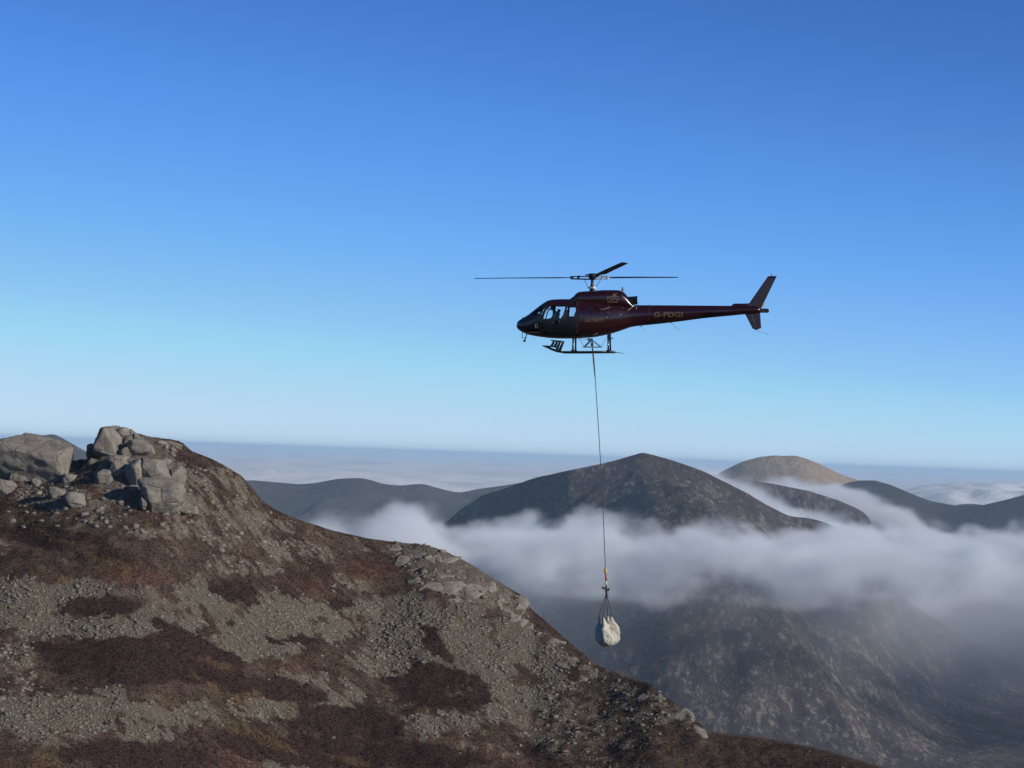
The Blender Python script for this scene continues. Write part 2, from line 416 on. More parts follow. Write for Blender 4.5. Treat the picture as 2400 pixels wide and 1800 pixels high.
dome = massif('domed_mountain', [(1500, 1190), (1600, 1150), (1680, 1112), (1710, 1096), (1740, 1082), (1780, 1071), (1815, 1067), (1835, 1069), (1862, 1067), (1890, 1075), (1930, 1091), (1960, 1108), (1990, 1119), (2020, 1127),
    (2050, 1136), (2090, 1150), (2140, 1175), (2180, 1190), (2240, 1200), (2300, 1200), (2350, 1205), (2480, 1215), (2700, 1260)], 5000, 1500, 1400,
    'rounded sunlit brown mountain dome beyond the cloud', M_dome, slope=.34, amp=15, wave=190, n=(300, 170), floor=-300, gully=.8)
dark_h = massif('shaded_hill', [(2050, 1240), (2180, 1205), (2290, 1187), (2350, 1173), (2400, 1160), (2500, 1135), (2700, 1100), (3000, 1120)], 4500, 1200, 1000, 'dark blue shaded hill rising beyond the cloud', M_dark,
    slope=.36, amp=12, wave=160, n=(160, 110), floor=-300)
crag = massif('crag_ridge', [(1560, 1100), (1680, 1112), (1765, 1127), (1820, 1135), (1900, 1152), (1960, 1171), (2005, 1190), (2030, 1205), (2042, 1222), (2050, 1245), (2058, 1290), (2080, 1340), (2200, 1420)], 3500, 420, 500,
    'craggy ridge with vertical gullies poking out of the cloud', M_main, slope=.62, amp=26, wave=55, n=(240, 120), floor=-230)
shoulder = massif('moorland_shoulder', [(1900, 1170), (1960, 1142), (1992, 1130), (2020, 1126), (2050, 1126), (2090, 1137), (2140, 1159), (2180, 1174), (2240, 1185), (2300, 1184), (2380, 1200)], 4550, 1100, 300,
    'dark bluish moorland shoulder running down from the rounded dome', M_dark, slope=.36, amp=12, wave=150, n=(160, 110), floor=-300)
# valley floor: one sheet to the horizon
def ground_material():
    t = NT('valley_moor')
    v = t.coords((1, .35, 1)); a = t.noise(v, .012, 6, .62); b = t.noise(t.coords((1, 1, 1)), .15, 4, .6)
    c = t.ramp(a, ((.3, (.028, .022, .022)), (.5, (.052, .040, .034)), (.68, (.095, .085, .050))))
    c = t.mix(.5, c, t.ramp(b, ((.3, (.5, .5, .5)), (.7, (1.3, 1.3, 1.3)))), 'MULTIPLY')
    return t.bsdf(c, .95, b, .7, 3.0, Specular_IOR_Level=.1)
gx = np.concatenate([np.linspace(-60000, -1500, 14), np.linspace(-1400, 1600, 160), np.linspace(1700, 60000, 14)])
gy = np.concatenate([np.linspace(-20000, -600, 8), np.linspace(-500, 1200, 30), np.linspace(1210, 3000, 160), np.linspace(3100, 70000, 20)])
Xg, Yg = np.meshgrid(gx, gy)
Zg = VALLEY - 3 + 4.0*fbm(Xg/210, Yg/80, 4)*smooth(60000, 3000, np.hypot(Xg, Yg))
Zg -= 115*smooth(2600, 4200, np.hypot(Xg, Yg))
ground = fast_mesh('ground', np.stack([Xg, Yg, Zg], -1).reshape(-1, 3), grid_faces(*Xg.shape), ground_material())
props(ground, 'dark boggy valley floor', kind='structure')
# ------------------------------------------------------------------ air and cloud
def haze_box():
    top = max(max(v.co.z for v in o.data.vertices) for o in (mountain, ridge_b, peak_l, dome, dark_h, crag))
    x0, x1, y0, y1, z0, z1 = -70000, 70000, -22000, 75000, -345.0, max(top, 11.0) + 1.5
    print('air top', z1)
    v = [(x, y, z) for z in (z0, z1) for y in (y0, y1) for x in (x0, x1)]
    f = [(0, 2, 3, 1), (4, 5, 7, 6), (0, 1, 5, 4), (2, 6, 7, 3), (0, 4, 6, 2), (1, 3, 7, 5)]
    t = NT('hazy_air')
    pv = t.n('ShaderNodeVolumePrincipled')
    pv.inputs['Color'].default_value = (.57, .80, 1.0, 1)
    pv.inputs['Density'].default_value = 6.4e-5
    pv.inputs['Anisotropy'].default_value = 0.0
    t.l(pv.outputs[0], t.out.inputs['Volume'])
    o = mesh_obj('haze', v, f, t.mat)
    return props(o, 'thin blue air haze over the whole valley', kind='stuff')
haze_box()

def cloud_material(name, dens, color=(.93, .95, 1.0), aniso=0.2):
    t = NT(name)
    pv = t.n('ShaderNodeVolumePrincipled')
    pv.inputs['Color'].default_value = (*color, 1)
    pv.inputs['Anisotropy'].default_value = aniso
    pv.inputs['Density'].default_value = dens
    pv.inputs['Density Attribute'].default_value = 'density'
    t.l(pv.outputs[0], t.out.inputs['Volume'])
    return t.mat

def cloud(name, label, lo, hi, vox, mat, build):
    """a cloud of real density: a voxel grid filled by a noise field (geometry nodes)"""
    o = bpy.data.objects.new(name, bpy.data.volumes.new(name)); COL.objects.link(o)
    ng = bpy.data.node_groups.new(name + '_field', 'GeometryNodeTree')
    ng.interface.new_socket('Geometry', in_out='OUTPUT', socket_type='NodeSocketGeometry')
    N = ng.nodes
    def n(typ, **kw):
        nd = N.new(typ)
        for k, v in kw.items(): setattr(nd, k, v)
        return nd
    def m(op, a, b=None, clamp=False):
        nd = n('ShaderNodeMath', operation=op); nd.use_clamp = clamp
        for i, v in enumerate((a, b)):
            if v is None: continue
            if hasattr(v, 'links'): ng.links.new(v, nd.inputs[i])
            else: nd.inputs[i].default_value = v
        return nd.outputs[0]
    pos = n('GeometryNodeInputPosition')
    sx = n('ShaderNodeSeparateXYZ'); ng.links.new(pos.outputs[0], sx.inputs[0])
    def noise(scale, detail, rough=.55, stretch=(1, 1, 1), off=(0, 0, 0)):
        vm = n('ShaderNodeVectorMath', operation='MULTIPLY_ADD')
        ng.links.new(pos.outputs[0], vm.inputs[0]); vm.inputs[1].default_value = stretch; vm.inputs[2].default_value = off
        nd = n('ShaderNodeTexNoise'); nd.inputs['Scale'].default_value = scale
        nd.inputs['Detail'].default_value = detail; nd.inputs['Roughness'].default_value = rough
        ng.links.new(vm.outputs[0], nd.inputs['Vector']); return nd.outputs[0]
    def curve(x, pts):
        fc = n('ShaderNodeFloatCurve')
        a, b = pts[0][0], pts[-1][0]
        ys = [p[1] for p in pts]; y0, y1 = min(ys), max(ys)+1e-9
        cv = fc.mapping.curves[0]
        cv.points[0].location = (0, (ys[0]-y0)/(y1-y0)); cv.points[1].location = (1, (ys[-1]-y0)/(y1-y0))
        for p in pts[1:-1]: cv.points.new((p[0]-a)/(b-a), (p[1]-y0)/(y1-y0))
        fc.mapping.update()
        t = m('DIVIDE', m('SUBTRACT', x, a), b-a)
        ng.links.new(t, fc.inputs['Value'])
        return m('ADD', m('MULTIPLY', fc.outputs[0], y1-y0), y0)
    d = build(sx.outputs[0], sx.outputs[1], sx.outputs[2], m, noise, curve)
    vc = n('GeometryNodeVolumeCube')
    ng.links.new(d, vc.inputs['Density'])
    vc.inputs['Min'].default_value = lo; vc.inputs['Max'].default_value = hi
    for i, ax in enumerate('XYZ'):
        vc.inputs['Resolution '+ax].default_value = max(2, int((hi[i]-lo[i])/vox[i]))
    sm = n('GeometryNodeSetMaterial'); sm.inputs['Material'].default_value = mat
    ng.links.new(vc.outputs[0], sm.inputs['Geometry'])
    go = n('NodeGroupOutput'); ng.links.new(sm.outputs[0], go.inputs[0])
    md = o.modifiers.new('field', 'NODES'); md.node_group = ng
    o.data.materials.append(mat)
    o.data.render.step_size = 0
    return props(o, label, kind='stuff')

# the cloud bank lying against the mountain
def bank(x, y, z, m, noise, curve):
    big = noise(.0085, 2, .5, (1, .7, 1.3)); puff = noise(.017, 4, .5, (1, 1, 1.2), (50, 9, 3)); fine = noise(.07, 3, .6, (1, 1, 1.2), (5, 99, 3))
    top = curve(x, [(-420, -86), (-250, -82), (-170, -76), (-120, -74), (-72, -56), (-40, -78), (0, -70), (60, -58), (140, -58), (240, -66), (330, -68), (400, -78), (450, -84), (520, -70), (700, -62)])
    top = m('ADD', top, m('ADD', m('MULTIPLY', m('SUBTRACT', big, .5), 26), m('MULTIPLY', m('SUBTRACT', puff, .5), 70)))
    base = curve(x, [(-420, -118), (-100, -108), (60, -104), (200, -96), (330, -100), (450, -100), (700, -104)])
    base = m('ADD', base, m('MULTIPLY', m('SUBTRACT', big, .5), -60))
    up = m('DIVIDE', m('SUBTRACT', top, z), 16.0)
    dn = m('DIVIDE', m('SUBTRACT', z, base), 60.0)
    v = m('MINIMUM', m('MINIMUM', up, m('MULTIPLY', m('MAXIMUM', dn, 0), m('MAXIMUM', dn, 0))), 1.0)
    back = curve(x, [(-420, 2480), (-60, 2560), (40, 3300), (700, 3300)])
    front = m('MINIMUM', m('DIVIDE', m('SUBTRACT', y, m('ADD', 1960, m('MULTIPLY', m('SUBTRACT', big, .5), 300))), 200.0), m('DIVIDE', m('SUBTRACT', back, y), 120.0))
    v = m('MINIMUM', v, front)
    v = m('ADD', v, m('ADD', m('MULTIPLY', m('SUBTRACT', puff, .49), 2.4), m('MULTIPLY', m('SUBTRACT', fine, .5), 1.3)))
    side = m('MINIMUM', m('DIVIDE', m('ADD', x, 420), 60), m('DIVIDE', m('SUBTRACT', 760, x), 40))
    v = m('MINIMUM', m('MINIMUM', v, side), m('MULTIPLY', m('MAXIMUM', dn, 0), 3))
    v = m('MAXIMUM', m('MINIMUM', v, 1.0), 0.0)
    v = m('MULTIPLY', v, curve(x, [(-420, .25), (-120, .4), (-60, .6), (20, 1.0), (760, 1.0)]))
    # thin mist trailing below the bank
    mz = m('MULTIPLY', m('MINIMUM', m('DIVIDE', m('ADD', z, 190), 90.0), m('DIVIDE', m('SUBTRACT', -80, z), 15.0), True), m('MINIMUM', front, 1.0, True), True)
    mist = m('MULTIPLY', m('MULTIPLY', mz, m('ADD', big, -.1)), .095)
    return m('MAXIMUM', m('MAXIMUM', v, mist), 0.0)
VAPOUR = cloud_material('cloud_vapour', .060, (.91, .95, 1.0), -.25)
cloud('cloud_bank', 'pale bank of low cloud lying across the mountain flank', (-430, 1850, -192), (770, 3360, 0), (5, 8, 2.6), VAPOUR, bank)

# streamers of cloud spilling over the saddles
def stream(tops, y0, y1, thick, seed, fade):
    def f(x, y, z, m, noise, curve):
        puff = noise(.02, 4, .55, (1, .7, 1.3), (seed, 3, 7)); fine = noise(.06, 3, .6, (1, 1, 1), (seed, 8, 1))
        top = m('ADD', curve(x, tops), m('MULTIPLY', m('SUBTRACT', puff, .5), 30))
        v = m('MINIMUM', m('DIVIDE', m('SUBTRACT', top, z), 10.0), m('DIVIDE', m('SUBTRACT', z, m('SUBTRACT', top, thick)), 22.0))
        v = m('MINIMUM', m('MINIMUM', v, 1.0), m('MINIMUM', m('DIVIDE', m('SUBTRACT', y, y0), 60), m('DIVIDE', m('SUBTRACT', y1, y), 60)))
        v = m('MINIMUM', v, m('MINIMUM', m('DIVIDE', m('SUBTRACT', x, tops[0][0]), fade), m('DIVIDE', m('SUBTRACT', tops[-1][0], x), fade)))
        v = m('ADD', v, m('ADD', m('MULTIPLY', m('SUBTRACT', puff, .55), 3.0), m('MULTIPLY', m('SUBTRACT', fine, .5), 1.8)))
        v = m('MINIMUM', v, m('MINIMUM', m('DIVIDE', m('SUBTRACT', y, y0), 20), m('DIVIDE', m('SUBTRACT', y1, y), 20)))
        return m('MAXIMUM', m('MINIMUM', v, 1.0), 0.0)
    return f
WISP = cloud_material('wisp_vapour', .022, (.91, .95, 1.0), -.25)
def line(pts, y):
    return [(float(P(a, b, y)[0]), float(P(a, b, y)[2])) for a, b in pts]
def streamer(label, pts, y0, y1, thick, seed, fade, mat=WISP):
    ym = (y0+y1)/2
    t = line(pts, ym)
    zs = [q[1] for q in t]
    cloud('cloud_streamer', label, (t[0][0]-10, y0-5, min(zs)-thick-25), (t[-1][0]+10, y1+5, max(zs)+22), (5, 9, 2.5), mat, stream(t, y0, y1, thick, seed, fade))
streamer('streamer of cloud pouring through the gap behind the dark peak', [(1560, 1115), (1640, 1108), (1700, 1116), (1760, 1136), (1830, 1172), (1900, 1205), (2000, 1240), (2120, 1270)], 2900, 3110, 32, 11, 30)
streamer('veil of cloud hanging below the rounded dome', [(1700, 1140), (1780, 1130), (1860, 1126), (1950, 1134), (2040, 1162), (2100, 1190), (2160, 1222), (2230, 1262)], 3620, 3960, 40, 41, 40)
streamer('thin wisp of cloud curling over the dark summit', [(1400, 1082), (1450, 1070), (1500, 1058), (1560, 1062), (1640, 1085), (1720, 1112)], 2640, 2720, 14, 71, 30, cloud_material('thin_vapour', .006, (.985, .99, 1.0), 0))

# the sea of cloud far below, out to the horizon
def cloud_sea():
    rad = np.concatenate([np.linspace(7200, 20000, 150), 20000*(66000/20000)**np.linspace(0, 1, 110)[1:]])
    ang = np.radians(np.linspace(-75, 75, 900))
    A, Rr = np.meshgrid(ang, rad)
    X, Y = Rr*np.sin(A), Rr*np.cos(A)
    cell = np.abs(fbm(X/1200, Y/2600, 3))*3
    Z = -86 + 14*cell + 14*fbm(X/900, Y/900, 3) + 16*fbm(X/3600+8, Y/3600, 3) + smooth(.125, .16, A)*smooth(15000, 9000, Rr)*(18+70*np.abs(fbm(X/420+3, Y/1300, 3)))
    Z = Z - 60*smooth(8200, 7200, Rr) + 10*smooth(12000, 50000, Rr)
    t = NT('cloud_top')
    n = t.noise(t.coords(), .004, 5, .6)
    m = t.bsdf((.82, .83, .85), 1.0, n, .4, 60.0, Specular_IOR_Level=0.0)
    o = fast_mesh('cloud_sea', np.stack([X, Y, Z], -1).reshape(-1, 3), grid_faces(*X.shape), m)
    props(o, 'level sea of white cloud stretching to the horizon', kind='stuff')
cloud_sea()
# ------------------------------------------------------------------ granite
def granite_material(name, base, dark):
    t = NT(name)
    oi = t.n('ShaderNodeObjectInfo')
    tc = t.n('ShaderNodeTexCoord')
    geo = t.n('ShaderNodeNewGeometry')
    v = geo.outputs['Position']
    a = t.noise(v, .55, 5, .65); b = t.noise(v, 3.2, 6, .75); c = t.noise(v, 14, 3, .7)
    f = t.math('ADD', t.math('MULTIPLY', a, .6), t.math('MULTIPLY', b, .4))
    stain = t.n('ShaderNodeMapping'); stain.inputs['Scale'].default_value = (1.6, 1.6, .35); t.l(v, stain.inputs['Vector'])
    f = t.math('ADD', t.math('MULTIPLY', f, .62), t.math('MULTIPLY', t.noise(stain.outputs[0], 1.1, 5, .7), .38))
    colr = t.ramp(f, ((.36, dark), (.49, base), (.60, tuple(x*1.32 for x in base))))
    colr = t.mix(1.0, colr, t.ramp(c, ((.3, (.72, .72, .72)), (.7, (1.25, 1.25, 1.25)))), 'MULTIPLY')
    lich = t.ramp(t.noise(v, 1.5, 5, .7, .6), ((.56, (0, 0, 0)), (.66, (1, 1, 1))))
    colr = t.mix(t.math('MULTIPLY', lich, .45), colr, (.13, .125, .085))
    vary = t.math('ADD', t.math('MULTIPLY', oi.outputs['Random'], .35), .82)
    cm = t.n('ShaderNodeVectorMath', operation='SCALE'); t.l(colr, cm.inputs[0]); t.l(vary, cm.inputs[3])
    # joints in the granite
    mp = t.n('ShaderNodeMapping'); mp.inputs['Scale'].default_value = (1, 1, 1.7); mp.inputs['Rotation'].default_value = (.3, .5, .2)
    t.l(v, mp.inputs['Vector'])
    vo = t.n('ShaderNodeTexVoronoi', feature='DISTANCE_TO_EDGE', Scale=.30); t.l(mp.outputs[0], vo.inputs['Vector'])
    wv = t.noise(v, 1.3, 4, .7)
    crack = t.ramp(t.math('ADD', vo.outputs['Distance'], t.math('MULTIPLY', t.math('SUBTRACT', wv, .5), .10)), ((.0, (0, 0, 0)), (.05, (1, 1, 1))))
    h = t.math('ADD', t.math('MULTIPLY', b, .6), t.math('MULTIPLY', c, .25))
    h = t.math('ADD', h, t.math('MULTIPLY', crack, .3))
    return t.bsdf(cm.outputs[0], .93, h, .9, .30, Specular_IOR_Level=.2)
GRANITE = granite_material('granite', (.215, .192, .163), (.095, .084, .070))

_ICO = {}
def ico(sub):
    if sub not in _ICO:
        bm = bmesh.new(); bmesh.ops.create_icosphere(bm, subdivisions=sub, radius=1.0)
        v = np.array([x.co[:] for x in bm.verts]); f = np.array([[q.index for q in x.verts] for x in bm.faces]); bm.free()
        _ICO[sub] = (v, f)
    return _ICO[sub]
def noise3(v, s, seed):
    a = perlin(v[:, 0]*s+seed*3.1, v[:, 1]*s+seed) + perlin(v[:, 1]*s-seed, v[:, 2]*s+seed*1.7) + perlin(v[:, 2]*s+seed*2.3, v[:, 0]*s)
    return a/2
def rock_verts(seed, sub, cuts=9, rough=.10, square=.5, keep=.72):
    """a weathered granite block: a rounded box cut by joint planes"""
    r = np.random.default_rng(seed)
    v, f = ico(sub); v = v.copy()
    p = 2 + 5*square                                               # rounded-box norm
    v /= (np.abs(v)**p).sum(1, keepdims=True)**(1/p)
    for _ in range(cuts):
        n = r.normal(size=3); n /= np.linalg.norm(n)
        d = r.uniform(keep, 1.0)*np.abs(n).sum()**.35
        over = v @ n - d
        v -= np.clip(over, 0, None)[:, None]*n*.92
    ln = np.linalg.norm(v, axis=1, keepdims=True)
    v *= 1 + rough*(noise3(v, 1.3, seed % 97) + .5*noise3(v, 3.1, seed % 89) + .28*noise3(v, 7.5, seed % 71) + .14*noise3(v, 17, seed % 53))[:, None]
    v /= np.abs(v).max(0)
    return v, f
ROCK_N = [0]
def boulder(name, label, px, py, w, h, tilt=0, depth=None, sub=4, square=.55, cuts=15, rough=.10, sink=.15, group=None, d=None, yaw=None, cat='boulder'):
    ROCK_N[0] += 1
    seed = 100 + ROCK_N[0]*13
    c, _ = on_hill(px, py)
    if d is not None: c = P(px, py, c[1] + d)
    sc = c[1]/FPX
    v, f = rock_verts(seed, sub, cuts, rough, square, .60)
    r = np.random.default_rng(seed+5)
    dep = depth or .9
    half = np.array([w*sc*.5, max(w, h)*sc*.5*dep, h*sc*.5])
    a = math.radians(tilt); ca, sa = math.cos(a), math.sin(a)
    v = v*half*1.13
    x, z = v[:, 0]*ca + v[:, 2]*sa, -v[:, 0]*sa + v[:, 2]*ca
    v = np.stack([x, v[:, 1], z], 1)
    o = fast_mesh(name, v, f, GRANITE)
    o.location = c
    props(o, label, cat, group)
    return o
TG = 'granite blocks of the summit tors'
SLABS = [  # px, py, w, h, tilt, square, offset towards/away, label
    (84, 1076, 160, 108, 6, .75, -2.5, 'broad smooth grey granite slab, the biggest block of the lower tor'),
    (8, 1054, 54, 58, -20, .5, 3.0, 'dark weathered block leaning against the broad granite slab'),
    (14, 1096, 52, 48, 0, .5, -.5, 'rounded block at the foot of the broad slab beside the dark leaning one'),
    (38, 1097, 26, 34, -18, .5, -1.0, 'small split stone standing before the broad slab'),
    (46, 1121, 44, 30, 14, .5, 0, 'wedge of granite below the small split stone'),
    (6, 1147, 56, 42, 10, .4, 0, 'pale smooth boulder lying in heather apart from the broad slab'),
    (136, 1162, 48, 34, 14, .7, 0, 'flat topped grey boulder, upper of the leaning pair in the heather'),
    (178, 1174, 40, 46, -20, .55, -.6, 'rounded grey boulder, lower of the leaning pair in the heather'),
    (163, 1124, 36, 24, 4, .6, 0, 'squat block in the rubble between the two tors'),
    (138, 1119, 22, 20, 0, .5, 0, 'little cube of granite touching the squat block of the rubble'),
    (120, 1111, 18, 16, 10, .5, 0, 'small knob of granite at the foot of the broad slab'),
    (85, 1134, 24, 22, 24, .3, 0, 'pointed small stone standing in grass below the broad slab'),
    (252, 1043, 60, 76, -10, .7, -1.0, 'tall sunlit slab on the high tor with a shadowed back edge'),
    (219, 1062, 30, 42, -16, .5, 2.4, 'black shadowed block behind the tall sunlit slab of the high tor'),
    (257, 1010, 40, 20, -6, .5, 0, 'flat cap stone on top of the tall sunlit slab'),
    (271, 1003, 22, 10, 0, .5, .6, 'thin topmost stone of the high tor'),
    (289, 1013, 30, 22, 10, .55, -.4, 'pale square block next to the cap stone of the high tor'),
    (311, 1019, 30, 20, 18, .5, .2, 'dark jagged block on the sky line of the high tor'),
    (320, 1032, 26, 24, 20, .6, -.4, 'cleft block under the sky line of the high tor'),
    (300, 1034, 20, 22, -8, .6, -.6, 'narrow upright block in the cleft of the high tor'),
    (332, 1052, 62, 38, 16, .65, -.8, 'sloping pale topped slab in the middle of the high tor'),
    (294, 1060, 30, 22, 0, .4, -.4, 'heathery ledge block between tall slab and sloping slab'),
    (278, 1082, 56, 30, 8, .55, -.6, 'grey shelf of granite below the tall sunlit slab'),
    (274, 1100, 44, 34, 16, .6, -1.0, 'blocky step of granite under the grey shelf'),
    (248, 1118, 42, 32, 6, .55, -.6, 'round fronted boulder at the foot of the high tor rubble'),
    (221, 1083, 26, 18, 0, .6, 0, 'small block in the notch between the tors'),
    (240, 1094, 22, 18, 20, .5, -.3, 'tilted stone lodged beside the grey shelf'),
    (205, 1092, 22, 16, 0, .5, 0, 'low stone on the grassy saddle between the tors'),
    (262, 1076, 16, 14, 0, .5, -1.0, 'small lodged stone under the tall sunlit slab'),
    (308, 1082, 26, 18, -10, .5, -.8, 'small block wedged above the shadowed cleft'),
    (318, 1112, 40, 66, -14, .65, -1.4, 'upright block flanking the deep shadowed cleft of the high tor'),
    (362, 1112, 80, 66, 10, .55, -1.8, 'big rounded shoulder block above the bulging boulder'),
    (414, 1120, 44, 54, 16, .5, -.8, 'lichened block beside the big rounded shoulder'),
    (376, 1160, 106, 78, 4, .42, -2.2, 'largest bulging round boulder at the base of the high tor'),
    (424, 1186, 54, 38, 10, .5, -.8, 'low block at the lower side of the bulging round boulder'),
    (338, 1180, 20, 30, -8, .55, -2.0, 'slim stone leaning on the bulging round boulder'),
    (450, 1196, 26, 20, 0, .5, -.3, 'broken stone beyond the low block of the high tor'),
    (408, 1044, 36, 18, 10, .5, .2, 'square lump on the far sky line of the high tor'),
    (378, 1040, 30, 14, 8, .4, 0, 'thin slab on the sky line between the tor blocks'),
]
for px, py, w, h, tl, sq, dd, lab in SLABS:
    boulder('granite_block', lab, px, py, w, h, tl, square=sq, d=dd, group=TG, sub=5 if w > 70 else 4)
XB = np.random.default_rng(77)
for k in range(34):
    px, py = (XB.uniform(205, 450), XB.uniform(1030, 1200)) if k < 24 else (XB.uniform(0, 170), XB.uniform(1085, 1145))
    if py < np.interp(px, HILL[:, 0], HILL[:, 1]) + 6: continue
    w = XB.uniform(9, 20)
    boulder('tor_rubble_block', 'small angular granite block wedged among the bigger tor blocks', px, py, w, w*XB.uniform(.55, .95), XB.uniform(-30, 30), square=.7, d=-.2, group='rubble blocks of the tors', sub=3)
OUTG = 'jointed bedrock slabs of the lower crest'
OUT = [(960, 1292, 74, 40, 6), (1004, 1304, 80, 44, 14), (1044, 1312, 66, 36, 22), (984, 1334, 76, 38, 14), (1034, 1348, 76, 38, 20), (1082, 1344, 62, 42, 28), (1064, 1374, 64, 34, 26),
    (1112, 1378, 60, 36, 32), (1012, 1374, 64, 30, 18), (1142, 1380, 52, 40, 34), (1150, 1406, 52, 32, 30), (1186, 1402, 50, 32, 32), (1216, 1406, 42, 30, 30), (1226, 1416, 26, 30, 60),
    (928, 1286, 40, 22, 6), (906, 1278, 30, 16, 4), (1104, 1410, 60, 26, 22), (1060, 1402, 50, 22, 18), (1206, 1444, 30, 24, 40), (1228, 1458, 22, 26, 55), (1242, 1466, 22, 26, 62), (1190, 1432, 30, 20, 30), (940, 1316, 46, 28, 10), (972, 1360, 40, 20, 14)]
def slab(name, label, px, py, w, h, tilt, group, thick=.7, proud=.17):
    """a piece of bedrock lying in the slope, its joints open to its neighbours"""
    ROCK_N[0] += 1
    seed = 700 + ROCK_N[0]*17
    c, _ = on_hill(px, py)
    sc = c[1]/FPX
    e = .8
    gx_ = (ground_z(c[0]+e, c[1]) - ground_z(c[0]-e, c[1]))[0]/(2*e); gy_ = (ground_z(c[0], c[1]+e) - ground_z(c[0], c[1]-e))[0]/(2*e)
    gy_ = min(max(gy_, .1), .8)
    nrm = Vector((-gx_*.8, -gy_, 1)).normalized()
    ex = Vector((1, 0, gx_*.8)).normalized(); ey = nrm.cross(ex).normalized(); ex = ey.cross(nrm)
    v, f = rock_verts(seed, 4, 20, .09, .9, .58)
    L = h*sc/max(.3, abs(ey.z)+.05)
    a = math.radians(random.uniform(-14, 14)); ca, sa = math.cos(a), math.sin(a)
    v = v*np.array([w*sc*.55, L*.55, thick])
    v = np.stack([v[:, 0]*ca-v[:, 1]*sa, v[:, 0]*sa+v[:, 1]*ca, v[:, 2]], 1)
    M = np.array([ex, ey, nrm])
    o = fast_mesh(name, v @ M, f, GRANITE)
    o.location = Vector(c) + nrm*(proud-thick+random.uniform(-.1, .12))
    props(o, label, 'rock', group)
for i, (px, py, w, h, tl) in enumerate(OUT):
    slab('bedrock_slab', 'fractured grey bedrock slab on the crest of the lower spur', px, py, w, h, tl, OUTG)
LOWG = 'smooth whalebacks on the falling spur edge'
for (px, py, w, h, tl), where in zip([(1372, 1590, 70, 54, 36), (1524, 1632, 60, 30, 34), (1592, 1678, 70, 34, 40), (1340, 1552, 60, 30, 42), (1300, 1506, 50, 30, 42), (1635, 1712, 44, 22, 42)],
        ('widest smooth grey rock whaleback halfway down the spur edge', 'grey rock whaleback at the step in the lower spur edge', 'long grey rock whaleback on the steep last drop of the spur', 'rock whaleback just above the widest one on the spur edge',
         'uppermost rock whaleback below the jointed bedrock of the crest', 'small lowest rock whaleback where the spur runs out')):
    slab('rock_whaleback', where, px, py, w, h, tl, LOWG, .5, .14)

# single stones big enough to pick out one by one
SHARE = [rock_verts(900+i, 2, 14, .10, .8, .62) for i in range(8)]
SHM = []
for v, f in SHARE:
    o = fast_mesh('stone', v, f, GRANITE, False); SHM.append(o.data); bpy.data.objects.remove(o)
rs = np.random.default_rng(31)
ZONES = [
    (70, (20, 1120, 460, 1240), (.16, .42), 'stones strewn below the tors', 'grey stone strewn in the heather below the tors'),
    (80, (420, 1090, 760, 1330), (.15, .36), 'stones on the stripy upper slope', 'grey stone on the stripy slope falling from the high tor'),
    (60, (1120, 1430, 1620, 1790), (.12, .27), 'pale stones of the lower spur', 'pale angular stone on the stony lower spur'),
    (40, (0, 1500, 90, 1640), (.15, .3), 'pale stones beside the dark heather bank', 'pale stone in the stony patch beside the dark heather bank'),
]
stone_n = 0
for cnt, (x0, y0, x1, y1), (s0, s1), grp, lab in ZONES:
    k = 0
    while k < cnt:
        px, py = rs.uniform(x0, x1), rs.uniform(y0, y1)
        if py < np.interp(px, HILL[:, 0], HILL[:, 1]) + 8: continue
        c, ok = on_hill(px, py)
        if not ok: continue
        k += 1
        o = bpy.data.objects.new('stone', SHM[stone_n % 8]); COL.objects.link(o); stone_n += 1
        s = rs.uniform(s0, s1)
        o.location = (c[0], c[1], c[2]-.08*s)
        o.scale = (s*rs.uniform(.8, 1.3), s*rs.uniform(.7, 1.2), s*rs.uniform(.5, .85))
        o.rotation_euler = (rs.uniform(-.4, .4), rs.uniform(-.4, .4), rs.uniform(0, 6.28))
        props(o, lab, 'stone', grp)

